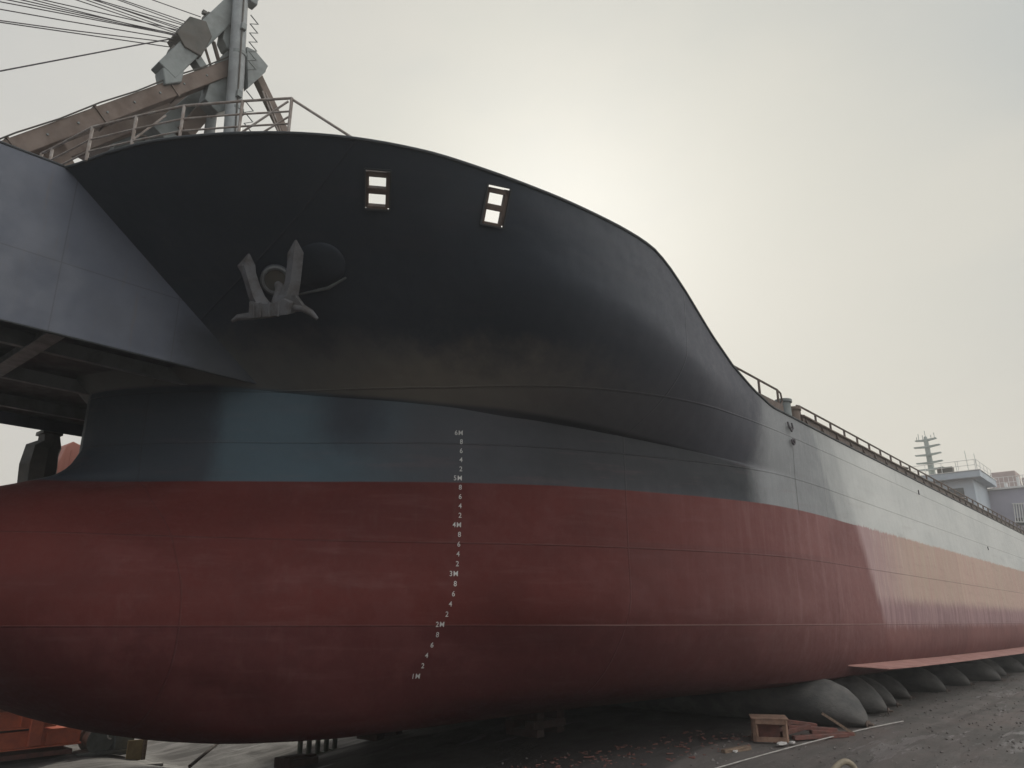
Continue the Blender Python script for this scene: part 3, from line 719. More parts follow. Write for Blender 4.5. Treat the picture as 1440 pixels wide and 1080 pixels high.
for q in range(9):
    a = Vector((7.85, 17.1, 16.55)).lerp(Vector((1.9, 17.1, 9.95)), .12 + q * .09)
    MB().tube([a + Vector((0, -.21, 0)), a + Vector((0, -.235, 0))], .026, 8).build('bolt_head', M['crane_grey'], g1)
MB().tube([Vector((7.7, 16.86, 16.75)).lerp(Vector((1.9, 16.86, 10.3)), u / 8) + Vector((0, 0, -.05 * math.sin(u / 8 * math.pi * 4) ** 2)) for u in range(9)], .02, 6).build('cable', M['chute'], g1)
for z in (12.6, 15.3, 17.4): MB().box((7.99 - .055 * (z - 12), 16.36, z), (.14, .12, .2)).build('junction_box', M['crane_grey'], gp, bevel=.01)
MB().tube([(8.02, 16.36, 9), (7.93, 16.365, 12.6), (7.78, 16.37, 15.4), (7.6, 16.38, 18.5)], .022, 6).build('cable', M['chute'], gp)

# luffing conveyor boom beyond the platform front, held by the wire ropes
bm_ = MB()
def bz(x): return 10.75 + (1. - x) * .32
for y in (17.0, 19.4):
    bm_.ibeam((1., y, bz(1.)), (-13., y, bz(-13.)), .25, .45)
for k in range(15):
    x = .5 - k * .95
    bm_.beam((x, 17.0, bz(x)), (x - .45, 19.4, bz(x - .45)), .10, .14); bm_.beam((x - .45, 19.4, bz(x - .45)), (x - .9, 17.0, bz(x - .9)), .10, .14)
boom = bm_.build('conveyor_boom', M['rust_steel'], ship)
MB().box((-6.0, 18.2, bz(-6.) + .33), (14., 1.2, .08), Matrix.Rotation(math.atan(.32), 3, 'Y')).build('conveyor_belt', M['rubber'], boom)
ropes = [((6.18, 16.32), (2.59, 14.79)), ((6.18, 16.28), (2.62, 14.72)), ((6.20, 16.26), (2.63, 14.54)), ((6.20, 16.2), (2.65, 14.45)),
         ((6.2, 16.5), (3.12, 15.34)), ((6.22, 16.46), (3.22, 15.36)), ((6.22, 16.52), (2.56, 14.98)), ((6.24, 16.6), (3.51, 15.62)),
         ((6.28, 16.62), (4.05, 16.06)), ((6.28, 16.66), (4.12, 16.10)), ((6.3, 16.68), (4.2, 16.16)), ((6.32, 16.72), (4.28, 16.21)), ((6.34, 16.74), (3.95, 15.98)),
         ((6.38, 16.98), (4.78, 16.57)), ((6.40, 17.0), (4.93, 16.68)), ((6.86, 17.63), (5.82, 17.33))]
for i, ((x0, z0), (x1, z1)) in enumerate(ropes):
    k = (z0 - z1) / (x0 - x1)
    # rope meets the boom where z0 - k (x0-x) = 10.75 + (1-x) .32
    x = (10.75 + .32 - z0 + k * x0) / (k + .32)
    x = max(-12.5, x); y0 = 16.78 + (i % 4) * .13; y1 = 17.0
    a = Vector((x0, y0 - .02, z0)); b = Vector((x, y1, z0 - k * (x0 - x)))
    sag = (i % 3) * .006 * (a - b).length
    MB().tube([a, a.lerp(b, .25) - Vector((0, 0, sag * .7)), a.lerp(b, .5) - Vector((0, 0, sag)), a.lerp(b, .75) - Vector((0, 0, sag * .7)), b], .0125, 6).build('wire_rope', M['rope'], ship, smooth=True)
MB().tube([(6.2, 17.0, 16.38), (5.2, 17.0, 15.45), (2.86, 17.0, 13.25), (1.0, 17.0, 11.55)], .016, 6).build('wire_rope', M['rope'], ship, smooth=True)

# ------------------------------------------------------------------ bow railing
def rail_section(name, pts, zb, heights, mat, r=.025, post_r=None, mids=True):
    m = MB()
    for h in heights: m.tube([(x, y, zb(x) + h) for x, y in pts], r if h == heights[0] else r * .75, 8)
    o = m.build(name, mat, ship, smooth=True)
    for x, y in pts:
        MB().tube([(x, y, zb(x) - .02), (x, y, zb(x) + heights[0])], post_r or r, 8).build('post', mat, o, smooth=True)
    return o
bowpts = [(3.62, 15.7), (3.70, 15.35), (3.95, 14.04), (4.36, 13.08), (4.80, 12.12), (5.43, 11.2), (5.97, 10.46)]
br = rail_section('bow_railing', bowpts, lambda x: 10.30, (.72, .44, .18), M['rail'], .024, .030)
e0 = Vector((5.97, 10.46, 11.0))
for pa, pb, r_ in ((e0, (6.78, 9.62, 10.2), .024), ((5.38, 11.3, 10.25), (5.93, 10.5, 10.95), .02), ((5.62, 10.98, 10.25), (5.95, 10.47, 10.62), .018), ((4.36, 13.05, 10.5), (4.8, 12.9, 11.2), .018)):
    MB().tube([pa, pb], r_, 8).build('brace', M['rail'], br)

# ------------------------------------------------------------------ main deck edge : coaming, rails, bollards
def zr(x): return 7.45 - .003 * max(0, x - 24)
co_ = MB()
co_.beam((18.3, 7.66, 7.60), (20.3, 7.66, 7.60), .05, .46)
co_.beam((21.7, 7.66, 7.62), (STERN - 6, 7.66, 7.40), .05, .46)
cm = co_.build('deck_edge_coaming', M['rail_brown'], ship)
for k in range(60):
    x = 21.9 + k * 1.3
    if x < STERN - 8: MB().prism([(x, 7.63, zr(x) + .02), (x, 7.63, zr(x) + .36), (x, 7.53, zr(x) + .02)], (.05, 0, 0)).build('bracket', M['rail_brown'], cm)
MB().tube([(21.7, 7.60, 7.80), (55, 7.60, 7.71), (STERN - 6, 7.60, 7.60)], .035, 8).build('deck_pipe', M['rust_steel'], ship, smooth=True)
r1 = rail_section('deck_railing', [(17.35, 7.72), (18.95, 7.72), (20.2, 7.72)], lambda x: 7.45, (.82,), M['rail_brown'], .03, .035)
MB().tube([(20.2, 7.72, 8.27), (20.42, 7.72, 8.22), (20.48, 7.72, 8.0), (20.30, 7.72, 7.78)], .026, 8).build('end_loop', M['rail_brown'], r1, smooth=True)
r2 = rail_section('deck_railing', [(21.75 + 1.3 * k, 7.72) for k in range(54)], zr, (.68, .40), M['rail_brown'], .03, .035)
MB().tube([(21.75, 7.72, 8.13), (21.55, 7.72, 8.12), (21.8, 7.72, 7.75)], .026, 8).build('end_loop', M['rail_brown'], r2, smooth=True)
for x, hgt in ((20.75, .68), (21.4, .58)):
    b_ = MB().tube([(x, 7.80, 7.3), (x, 7.80, 7.42 + hgt - .08)], .20, 18).build('bollard', M['crane_grey' if x < 21 else 'rust_steel'], ship, smooth=True)
    MB().tube([(x, 7.80, 7.42 + hgt - .08), (x, 7.80, 7.42 + hgt)], .245, 18).build('bollard_cap', M['crane_grey' if x < 21 else 'rust_steel'], b_, smooth=True)
for k, x in enumerate((33.4, 34.2, 44.0, 52.0)):
    MB().tube([(x, 8.0, 7.2), (x, 8.0, 8.0 - .1 * (k % 2))], .15, 12).tube([(x, 8.0, 8.0 - .1 * (k % 2)), (x, 8.0, 8.1 - .1 * (k % 2))], [.26, .10], 12).build('deck_vent', M['rust_steel'], ship, smooth=True)
# small cleats welded to the side
for x, z in ((33.2, 7.05), (45.5, 5.7)):
    MB().beam((x, 7.48, z), (x + .03, 7.48, z - .16), .03, .03).tube([(x - .05, 7.47, z - .16), (x + .08, 7.47, z - .16)], .015, 6).build('side_cleat', M['rope'], ship)
MB().beam((58.0, 7.45, 5.6), (60.0, 7.45, 4.9), .10, .10).tube([(58.2, 7.42, 5.2), (58.2, 7.42, 5.9)], .05, 6).build('side_cleat', M['rust_steel'], ship)

# ------------------------------------------------------------------ superstructure aft
acc = MB().box((79.0, YC, 9.75), (14.0, 20.6, 5.3)).build('accommodation_block', M['super_mauve'], ship, bevel=.05)
MB().box((71.93, YC, 12.33), (.3, 20.8, .14)).build('deck_edge', M['super_white'], acc)
for y in range(9, 28, 3):
    MB().box((71.985, y + .2, 9.6), (.04, .75, .6)).build('window', M['glass'], acc)
lad = MB()
for y in (9.55, 9.38, 9.2, 9.03, 8.86, 8.7): lad.beam((71.7, y, 9.6), (71.9, y - .06, 11.05), .06, .06)
lad.beam((71.7, 9.62, 9.6), (71.7, 8.6, 9.5), .08, .08); lad.beam((71.9, 9.6, 11.05), (71.9, 8.5, 10.95), .08, .08)
lad.build('white_stair_rail', M['super_white'], acc)
bh = MB().box((69.4, YC, 9.85), (5.4, 14.2, 5.4)).build('bridge_house', M['super_grey'], ship, bevel=.05)
for k in range(9):
    MB().box((66.685, 12.4 + k * 1.45, 11.55), (.05, 1.1, .75)).build('window', M['glass'], bh)
rf = MB().box((69.2, YC, 12.80), (6.4, 15.5, .52)).build('bridge_roof', M['super_grey'], ship, bevel=.04)
MB().box((69.2, YC, 13.085), (6.5, 15.6, .05)).build('roof_trim', M['super_white'], rf)
tr = MB()
for k in range(14):
    y = 10.7 + k * 1.15; tr.tube([(66.1, y, 13.1), (66.1, y, 13.9)], .022, 5)
for z in (13.5, 13.9): tr.tube([(66.1, 10.7, z), (66.1, 25.6, z)], .022, 5)
for k in range(5): tr.tube([(66.1 + k * 1.4, 10.6, 13.1), (66.1 + k * 1.4, 10.6, 13.9)], .022, 5)
for z in (13.5, 13.9): tr.tube([(66.1, 10.6, z), (71.7, 10.6, z)], .022, 5)
tr.build('roof_railing', M['super_white'], rf)
MB().box((66.6, 12.6, 13.35), (.6, .6, .5)).tube([(66.6, 13.2, 13.1), (66.6, 13.2, 13.6)], .25, 10).build('searchlight', M['chute'], rf)
for y, h in ((10.9, 1.6), (11.5, 1.9), (12.3, 1.1)): MB().tube([(68., y, 13.1), (68., y + .05, 13.1 + h)], .02, 5).build('aerial', M['mast_green'], rf)
MB().box((79.5, 10.7, 13.55), (2.6, 1.9, 2.3)).build('funnel_casing', M['super_pink'], ship, bevel=.05)
MB().box((80.0, 8.7, 13.25), (2.2, 1.5, 1.7)).build('funnel_casing', M['super_pink'], ship, bevel=.05)
MB().tube([(73., 9.0, 12.4), (73., 9.0, 13.3)], .12, 10).tube([(74.5, 10.1, 12.4), (74.5, 10.1, 13.1)], .14, 10).build('deck_vent', M['super_white'], ship)
mr = MB()
for k in range(10):
    y = 8.2 + k * .33; mr.tube([(72.0, y, 12.4), (72.0, y, 13.25)], .02, 5)
for z in (12.8, 13.25): mr.tube([(72.0, 8.1, z), (72.0, 11.3, z)], .022, 5)
mr.build('upper_railing', M['super_white'], ship)
rm = MB().tube([(67.3, 13.95, 13.05), (67.0, 13.95, 16.0), (67.0, 13.95, 16.35)], [.26, .17, .12], 8).build('radar_mast', M['mast_green'], ship)
for z, wd in ((16.0, 1.55), (15.45, 1.9), (14.8, 1.9), (14.15, 1.9), (13.6, 1.9)):
    MB().prism([(66.85, 13.95 - wd / 2, z + .10), (66.85, 13.95, z - .03), (66.85, 13.95 + wd / 2, z + .06), (66.85, 13.95 + wd / 2, z + .13), (66.85, 13.95, z + .12), (66.85, 13.95 - wd / 2, z + .17)], (.35, 0, 0)).build('yard', M['mast_green'], rm)
for y, h in ((13.3, .5), (13.55, .35), (13.95, .75), (14.15, .4), (14.45, .55), (14.6, .3)): MB().tube([(67., y, 16.1), (67., y, 16.1 + h)], .025, 5).build('aerial', M['mast_green'], rm)

# ------------------------------------------------------------------ ground
def zg(x, y):
    s = 1 - sstep(8, 24, x)
    lat = .45 + .55 * sstep(8, 20, y)
    return -.56 - 1.34 * s * lat - 1.25 * sstep(17, 25, y) * sstep(10, 15, x) * (1 - sstep(26, 40, x))
def grid(lo, hi, a, b, n, far):
    out = [a + (b - a) * i / n for i in range(n + 1)]
    p = a; q = b; st = (b - a) / n; L = []; Rr = []
    while p > lo: st *= 1.5; p -= st; L.append(max(p, lo))
    st = (b - a) / n
    while q < hi: st *= 1.5; q += st; Rr.append(min(q, hi))
    return L[::-1] + out + Rr
gx = grid(-2500, 2500, 2, 62, 200, 0); gy = grid(-2500, 2500, -2, 34, 150, 0)
from mathutils import noise as mn
gm = MB(); vs_ = []; fs_ = []
for y in gy:
    for x in gx:
        d = 0
        if 0 < x < 66 and -4 < y < 36:
            d = .05 * mn.noise(Vector((x * .5, y * .9, 0))) + .028 * mn.noise(Vector((x * 1.7, y * 2.6, 3))) + .016 * mn.noise(Vector((x * 4.3, y * 5., 7)))
            for yr, wr in ((4.3, .16), (5.9, .16), (2.4, .2)):
                q = (y - yr - .12 * math.sin(x * .21 + yr)) / wr
                d -= .045 * math.exp(-q * q) - .025 * math.exp(-(abs(q) - 1.9) ** 2 * 2)
        vs_.append((x, y, zg(x, y) + d))
nx = len(gx)
for j in range(len(gy) - 1):
    for i in range(nx - 1):
        a = j * nx + i; fs_.append((a, a + 1, a + nx + 1, a + nx))
gm.add(vs_, fs_)
g = gm.build('ground', M['ground'], smooth=False); tag(g, kind='structure')
for p in g.data.polygons: p.use_smooth = True
# loose stones and crumbs of soil
st_ = MB()
for k in range(1500):
    x = random.uniform(9, 46); y = random.uniform(2.5, 9.5)
    if x < 16: y = random.uniform(4, 13)
    s = random.uniform(.012, .045) * (1.6 if random.random() < .08 else 1)
    c = Vector((x, y, zg(x, y) + s * .3)); o6 = [c + Vector((random.uniform(.6, 1.3) * s * a, random.uniform(.6, 1.3) * s * b, random.uniform(.5, 1.) * s * e)) for a, b, e in ((1, 0, 0), (-1, 0, 0), (0, 1, 0), (0, -1, 0), (0, 0, 1), (0, 0, -1))]
    st_.add(o6, [(0, 2, 4), (2, 1, 4), (1, 3, 4), (3, 0, 4), (2, 0, 5), (1, 2, 5), (3, 1, 5), (0, 3, 5)])
M['stone'] = simple('stones', (.20, .18, .17), .9, (.11, .10, .095), 9.)
s_ = st_.build('loose_stones', M['stone']); tag(s_, 'small stones and crumbs of soil scattered over the yard ground', 'gravel', kind='stuff')

ch_ = MB()
for k in range(220):
    x = random.uniform(12.5, 19.5); y = 15.2 - .36 * x + random.uniform(-.2, 2.4); s = random.uniform(.02, .06)
    ch_.box((x, y, zg(x, y) + .02), (s * random.uniform(1, 3), s, .02), Matrix.Rotation(random.uniform(0, 3.14), 3, 'Z'))
tag(ch_.build('wood_chips', M['wood_red']), 'reddish wood chips and crumbs strewn on the ground in the shade of the hull', 'chips', kind='stuff')

# ------------------------------------------------------------------ launching airbags
def airbag_mesh(L, r, flat):
    m = MB(); n = 28; prof = []
    for u, k in ((0, .05), (.05, .07), (.09, .17), (.2, .36), (.4, .58), (.68, .78), (1.0, .91), (1.35, .975), (1.8, 1.), (L * .5, 1.)): prof.append((u, k))
    prof = prof + [(L - u, k) for u, k in prof[::-1][1:]]
    rings = []
    for u, k in prof:
        ring = []
        for i in range(n):
            a = 2 * math.pi * i / n; rr = r * k * (1 + .010 * math.sin(a * 7 + u * 3) + .018 * math.sin(a * 3 - u * 5 + 1.) + .006 * math.sin(u * 16))
            z = rr * math.sin(a)
            ring.append(Vector((rr * math.cos(a) * (1 + .06 * k), u, z * (.94 if z < 0 else 1.) - r * .74 * (1 - k) ** 1.1)))
        rings.append(ring)
    vs = [p for q in rings for p in q]; fs = []
    for j in range(len(rings) - 1):
        for i in range(n):
            a = j * n + i; b = j * n + (i + 1) % n; fs.append((a, b, b + n, a + n))
    fs += [tuple(range(n))[::-1], tuple(range((len(rings) - 1) * n, len(rings) * n))]
    return m.add(vs, fs)
bag0 = None
bag_spots = [(22.1, 7.0, .93), (25.3, 7.4, .64), (27.5, 7.75, .54), (30.4, 8.1, .50), (34.2, 7.8, .54), (38.4, 7.8, .52), (42.2, 7.3, .56), (46., 7.7, .54), (50.3, 7.5, .54), (55., 7.6, .54)]
bag_labels = ['nearest grey rubber launching airbag bulging out beside the broken red timbers',
  'grey rubber airbag right behind the nearest one, below the tip of the bilge keel', 'third grey rubber airbag from the bow, in the gap below the bilge keel',
  'fourth grey rubber airbag from the bow, below the bilge keel', 'fifth grey rubber airbag from the bow, below the bilge keel', 'sixth grey rubber airbag from the bow, well down the side',
  'seventh grey rubber airbag from the bow, well down the side', 'eighth grey rubber airbag from the bow, far down the side', 'ninth grey rubber airbag from the bow, far down the side', 'tenth and farthest grey rubber airbag under the side']
for i, (x, y, r) in enumerate(bag_spots):
    if bag0 is None:
        bag0 = empty('launching_airbag', (x, y, 0), bag_labels[i], 'airbag', 'airbags under the ship side')
        mb = airbag_mesh(20., 1., 1); mb.v = [v + bag0.location for v in mb.v]
        mb.build('rubber_tube', M['rubber'], bag0, smooth=True)
        nz = MB().tube([(x, y - .10, -.69), (x, y + .04, -.69)], [.05, .06], 10).tube([(x, y + .02, -.69), (x, y + .05, -.69)], .14, 14)
        nz.build('end_fitting', M['rust_steel'], bag0, smooth=True)
        o = bag0
    else:
        o = copy_tree(bag0); o['label'] = bag_labels[i]
    sc_ = r / 1.0; o.scale = (sc_ * (1 if i else 1.12), 1, sc_ if i else .66)
    o.location = (x, y, zg(x, y + 1.) + (r * .86 if i else .55))
    o.rotation_euler = (0, 0, math.radians(random.uniform(-9, 9)))

# ------------------------------------------------------------------ things lying about the yard
def T(name, label, cat, loc, group=None): return empty(name, loc, label, cat, group)
c0 = Vector((19.2, 8.45, zg(19.2, 8.45)))
cr0 = T('wooden_crate', 'open frame wooden crate standing on the ground under the bilge', 'crate', c0)
R45 = Matrix.Rotation(math.radians(28), 3, 'Z')
def cl(p): return c0 + R45 @ Vector(p)
W_, H_ = .34, .50
for sx in (-1, 1):
    for sy in (-1, 1): MB().beam(cl((sx * W_, sy * W_, 0)), cl((sx * W_, sy * W_, H_)), .10, .10, (1, 0, 0)).build('corner_post', M['crate'], cr0, bevel=.006)
for z in (.06, H_ - .05):
    for s in (-1, 1):
        MB().beam(cl((-W_, s * (W_ + .062), z)), cl((W_, s * (W_ + .062), z)), .022, .11).build('side_rail', M['crate'], cr0)
        MB().beam(cl((s * (W_ + .062), -W_, z)), cl((s * (W_ + .062), W_, z)), .022, .11).build('side_rail', M['crate'], cr0)
MB().box(cl((0, 0, H_ + .016)), (.86, .86, .03), R45).build('lid', M['crate'], cr0, bevel=.006)
MB().box(cl((.0, .05, .25)), (.10, .58, .36), R45).build('divider', M['wood_red'], cr0)
planks = [((19.45, 8.25), (20.0, 7.75), .12, .26, 'short dark red plank leaning next to the wooden crate'), ((19.4, 7.95), (20.5, 7.05), .06, .05, 'long thin red batten lying nearest the pale hose'),
          ((19.7, 8.2), (20.5, 7.3), .24, .14, 'thick red timber on the heap by the nearest airbag'), ((19.8, 8.4), (20.4, 7.75), .36, .22, 'red timber on top of the broken heap'),
          ((19.55, 8.4), (19.8, 8.15), .16, .34, 'short red timber stub standing up on the heap behind the crate'), ((20.0, 7.75), (20.75, 7.0), .13, .04, 'flat red board at the foot of the nearest airbag'), ((17.2, 8.7), (17.9, 8.4), .05, .05, 'thin pale stick on the ground left of the crate')]
for (x0, y0), (x1, y1), z0, z1, lb in planks:
    a = Vector((x0, y0, zg(x0, y0) + z0)); b = Vector((x1, y1, zg(x1, y1) + z1))
    o = MB().beam(a, b, .16, .09).build('timber_plank', M['wood_red' if 'red' in lb else 'wood'], bevel=.01, loc=(a + b) / 2)
    tag(o, lb, 'plank', 'broken timbers by the crate')
a = Vector((20.35, 7.55, zg(20.3, 7.5) + .52)); b = Vector((20.75, 6.95, zg(20.7, 6.9) + .03))
tag(MB().beam(a, b, .07, .06).build('leaning_stick', M['wood'], loc=(a + b) / 2), 'pale stick leaning against the nearest airbag', 'stick')
for k, (x, y, s, lb) in enumerate(((18.7, 7.95, .10, 'white scrap in front of the wooden crate, the larger flat one'), (18.95, 7.8, .06, 'small white scrap in front of the crate, right of the flat one'), (17.4, 8.5, .05, 'small white crumb left of the crate'))):
    m = MB(); z = zg(x, y)
    ang = [i * math.pi / 4 + random.uniform(-.2, .2) for i in range(8)]
    m.prism([(x + s * 1.9 * math.cos(q) * random.uniform(.7, 1.2), y + s * math.sin(q) * random.uniform(.7, 1.2), z + .02 + random.uniform(0, .02)) for q in ang], (0, 0, .035))
    tag(m.build('litter_scrap', M['litter'], loc=(x, y, z)), lb, 'litter', 'white scraps near the crate')
# pale hose along the ship
hp = []
for k in range(42):
    x = 12.5 + k * .27; y = 8.75 - .195 * (x - 12.5) + .012 * math.sin(x * .8)
    hp.append((x, y, zg(x, y) + .05))
tag(MB().tube(hp, .014, 8).build('ground_hose', M['hose'], smooth=True, loc=hp[10]), 'thin pale hose running along the ground beside the hull', 'hose')
# bent pipe end near the camera
px, py = 16.05, 5.62; pz = zg(px, py) + .10
pts = [(px - .55, py + .28, pz - .02), (px - .3, py + .16, pz + .13), (px - .08, py + .05, pz + .26), (px + .03, py - .02, pz + .27), (px + .12, py - .09, pz + .2), (px + .2, py - .16, pz - .02)]
bp = T('bent_pipe', 'bent tan pipe end sticking up from the ground in the foreground', 'pipe', (px, py, pz))
MB().tube([tuple(q) for q in catmull(pts, 5)], .055, 12).build('pipe', M['pipe_tan'], bp, smooth=True)
MB().tube([Vector(pts[1]) * .6 + Vector(pts[0]) * .4, Vector(pts[1])], .068, 12).build('collar', M['rust_steel'], bp, smooth=True)

# supports under the bow
pr0 = None
for i, (x, y, lb) in enumerate(((16.1, 23.4, 'leftmost slim green steel prop under the flat bottom'), (16.45, 23.4, 'second slim green prop from the left under the bottom'), (16.8, 23.4, 'middle slim green prop under the bottom'), (17.15, 23.4, 'fourth slim green prop from the left under the bottom'), (17.5, 23.4, 'rightmost slim green prop, next to the timber pile'))):
    z = zg(x, y)
    if pr0 is None:
        pr0 = T('steel_prop', lb, 'prop', (x, y, z), 'green props under the bow'); hgt = -.30 - z
        MB().tube([(x, y, z + .04), (x, y, z + hgt - .04)], .085, 10).build('column', M['green_prop'], pr0, smooth=True)
        MB().box((x, y, z + .02), (.38, .38, .05)).build('base_plate', M['green_prop'], pr0)
        MB().box((x, y, z + hgt - .03), (.34, .34, .05)).build('head_plate', M['green_prop'], pr0)
        o = pr0
    else:
        o = copy_tree(pr0); o['label'] = lb; o.location = (x, y, z); o.scale = (1, 1, (-.30 - z) / hgt)
for lab, x, y, n, wd in (('dark timber block pile under the bottom right of the green props', 18.8, 22.6, 3, 1.3), ('dark reddish timber block pile low in the shade under the keel', 17.6, 14.5, 3, 1.4)):
    z = zg(x, y); r_ = T('timber_blocks', lab, 'blocks', (x, y, z))
    hh = (-.31 - z) / n
    for k in range(n):
        for q in (-1, 1):
            if k % 2: MB().box((x, y + q * .36, z + hh * (k + .5)), (wd, .32, hh - .01)).build('timber', M['dark_timber'], r_, bevel=.012)
            else: MB().box((x + q * wd * .32, y, z + hh * (k + .5)), (.32, 1.1, hh - .01)).build('timber', M['dark_timber'], r_, bevel=.012)
x, y = 13.4, 19.6; z = zg(x, y)
o = MB().box((x, y, z + .13), (.9, .8, .26)).box((x, y - .2, z + .29), (.85, .25, .06)).build('low_block', M['dark_timber'], bevel=.02, loc=(x, y, z)); tag(o, 'low dark red block on the ground under the bow', 'block')
x0, y0, x1, y1 = 12.0, 22.8, 14.6, 26.0
o = MB().tube([(x0, y0, zg(x0, y0) + .12), (x1, y1, zg(x1, y1) + .75)], .05, 8).build('leaning_pole', M['dark_timber'], loc=(x0, y0, zg(x0, y0))); tag(o, 'dark slim pole slanting up under the forefoot of the bow', 'pole')

# orange steel stack and gear beyond the bow
YB = 26.6
kz = zg(8, YB)
st3 = [((3.0, 8.9), .42, .98, 'topmost orange steel box girder of the stack beyond the bow'), ((3.2, 9.55), -.62, .50, 'middle orange steel box girder of the stack, with an upright lug'), ((3.6, 10.35), -1.18, .50, 'lowest orange steel box girder of the stack, sticking out farthest')]
for k, ((xa_, xb_), zc, hh, lb) in enumerate(st3):
    zc = zc - .08
    r_ = T('orange_girder', lb, 'girder', ((xa_ + xb_) / 2, YB + .6, zc - hh / 2), 'orange steel girders beyond the bow')
    MB().box(((xa_ + xb_) / 2, YB + .6, zc), (xb_ - xa_, 1.2, hh - .10)).build('web', M['orange'], r_, bevel=.015)
    for s in (-1, 1): MB().box(((xa_ + xb_) / 2, YB + .6, zc + s * (hh / 2 - .025)), (xb_ - xa_ + .06, 1.34, .045)).build('flange', M['orange'], r_)
    for q in range(4): MB().box((xa_ + (xb_ - xa_) * (q + .6) / 4.2, YB - .03, zc), (.04, .06, hh - .12)).build('stiffener', M['orange'], r_)
    if k == 1:
        MB().box((9.05, YB - .10, zc - .25), (.36, .12, .95)).build('lug', M['orange'], r_, bevel=.02)
        MB().beam((7.7, YB - .012, zc - .05), (8.0, YB - .012, zc + .16), .07, .02, (0, 1, 0)).beam((7.95, YB - .012, zc + .1), (8.05, YB - .012, zc + .2), .05, .02, (0, 1, 0)).build('paint_stroke', M['white'], r_)
for z_, xb_, lb in ((-.20, 9.2, 'grey timber bearer between the top and middle orange girders'), (-.97, 9.2, 'dark bearer between the middle and lowest orange girders'), (-1.7, 10.2, 'brown bearer under the lowest orange girder')):
    o = MB().box((xb_ - 2.6, YB + .55, z_), (5.2, 1.0, .14)).build('timber_bearer', M['dark_timber' if 'brown' not in lb else 'wood_red'], bevel=.01, loc=(xb_ - 2.6, YB + .5, z_)); tag(o, lb, 'bearer', 'bearers in the orange stack')
x = 10.95; z = zg(x, YB)
wn = T('winch', 'grey winch with a round drum on the ground right of the orange girders', 'winch', (x, YB, z))
MB().tube([(x, YB, z + .42), (x, YB + .6, z + .42)], .30, 22).build('drum', M['machine'], wn, smooth=True)
for s in (-.03, .62): MB().tube([(x, YB + s, z + .42), (x, YB + s + .04, z + .42)], .40, 22).build('drum_flange', M['machine'], wn, smooth=True)
MB().box((x + .75, YB + .3, z + .38), (.6, .7, .6)).box((x + .3, YB + .3, z + .06), (1.9, .9, .12)).build('gear_housing', M['machine'], wn, bevel=.03)
MB().tube([(x + .28 + .11 * math.cos(q * .6), YB - .10, z + .55 + .11 * math.sin(q * .6)) for q in range(9)], .025, 6).build('wire_loop', M['litter'], wn)
for x, w_, h_, lb in ((9.9, 1.0, 1.25, 'grey green cabinet behind the lowest orange girder'), (12.15, .6, .60, 'low grey box between the winch and the yellow board')):
    z = zg(x, YB + 1.5); r_ = T('equipment_box', lb, 'box', (x, YB + 1.6, z))
    MB().box((x, YB + 1.6, z + h_ / 2), (w_, .7, h_)).build('casing', M['machine'], r_, bevel=.02)
    MB().box((x, YB + 1.6, z + h_ + .02), (w_ + .06, .76, .04)).build('lid', M['machine'], r_)
x = 12.0; z = zg(x, YB - .4)
r_ = T('yellow_board', 'upright yellowish board with a darker post at its right edge', 'board', (x, YB - .4, z))
MB().box((x - .12, YB - .4, z + .30), (.46, .05, .6)).build('panel', M['yellow'], r_)
MB().box((x + .18, YB - .42, z + .33), (.11, .11, .66)).build('post', M['wood'], r_, bevel=.01)
a = Vector((6.5, 25.7, zg(6.5, 25.7) + .06)); b = Vector((12.2, 24.9, zg(12.2, 24.9) + .06))
tag(MB().beam(a, b, .25, .09).build('pale_plank', M['hose'], bevel=.01, loc=(a + b) / 2), 'long pale plank lying on the ground in front of the orange girders', 'plank')
# red primed hull block standing beyond the bow
r_ = T('hull_block', 'tall red primed steel hull block with a slanted edge beyond the bow', 'hull block', (11.6, 33, zg(11, 33)))
zb_ = zg(11, 33)
MB().prism([(9.0, 32, zb_), (9.55, 32, 6.0), (10.26, 32, 8.62), (10.46, 32, 8.80), (11.2, 32, 8.55), (13.4, 32, 8.5), (13.4, 32, zb_)], (0, 3, 0)).build('shell_plate', M['red_block'], r_, bevel=.03)
for x in (10.35, 10.75, 11.15, 11.55, 12.2): MB().beam((x, 31.985, zb_), (x + .1, 31.985, 8.45), .025, .03, (0, 1, 0)).build('rib', M['red_block'], r_)

# ------------------------------------------------------------------ dusty air
hz = MB().box((0, 0, 9.0), (5400, 5400, 24.0)).build('haze', None or M['hull']); hz.data.materials.clear()
hm = bpy.data.materials.new('haze_air'); hm.use_nodes = True; ht = hm.node_tree
for n in list(ht.nodes):
    if n.type == 'BSDF_PRINCIPLED': ht.nodes.remove(n)
pv = ht.nodes.new('ShaderNodeVolumePrincipled'); pv.inputs['Color'].default_value = (.93, .93, .92, 1)
pv.inputs['Density'].default_value = .0021; pv.inputs['Anisotropy'].default_value = .35
ht.links.new(pv.outputs[0], [n for n in ht.nodes if n.type == 'OUTPUT_MATERIAL'][0].inputs['Volume'])
hz.data.materials.append(hm); tag(hz, kind='stuff')

# ------------------------------------------------------------------ camera
cam = bpy.data.cameras.new('camera'); co = bpy.data.objects.new('camera', cam); COL.objects.link(co)
Fv = Vector((.7185729, .6271648, .3005284)); Rv = Vector((.657562, -.7534004, 0)); Uv = Vector((-.2264183, -.1976161, .9537729))
mt = Matrix.Identity(4)
for i in range(3):
    mt[i][0] = Rv[i]; mt[i][1] = Uv[i]; mt[i][2] = -Fv[i]
mt[0][3], mt[1][3], mt[2][3] = 0, 0, 2.05
co.matrix_world = mt
cam.sensor_width = 36; cam.lens = 26.5; cam.clip_start = .1; cam.clip_end = 6000
scene.camera = co

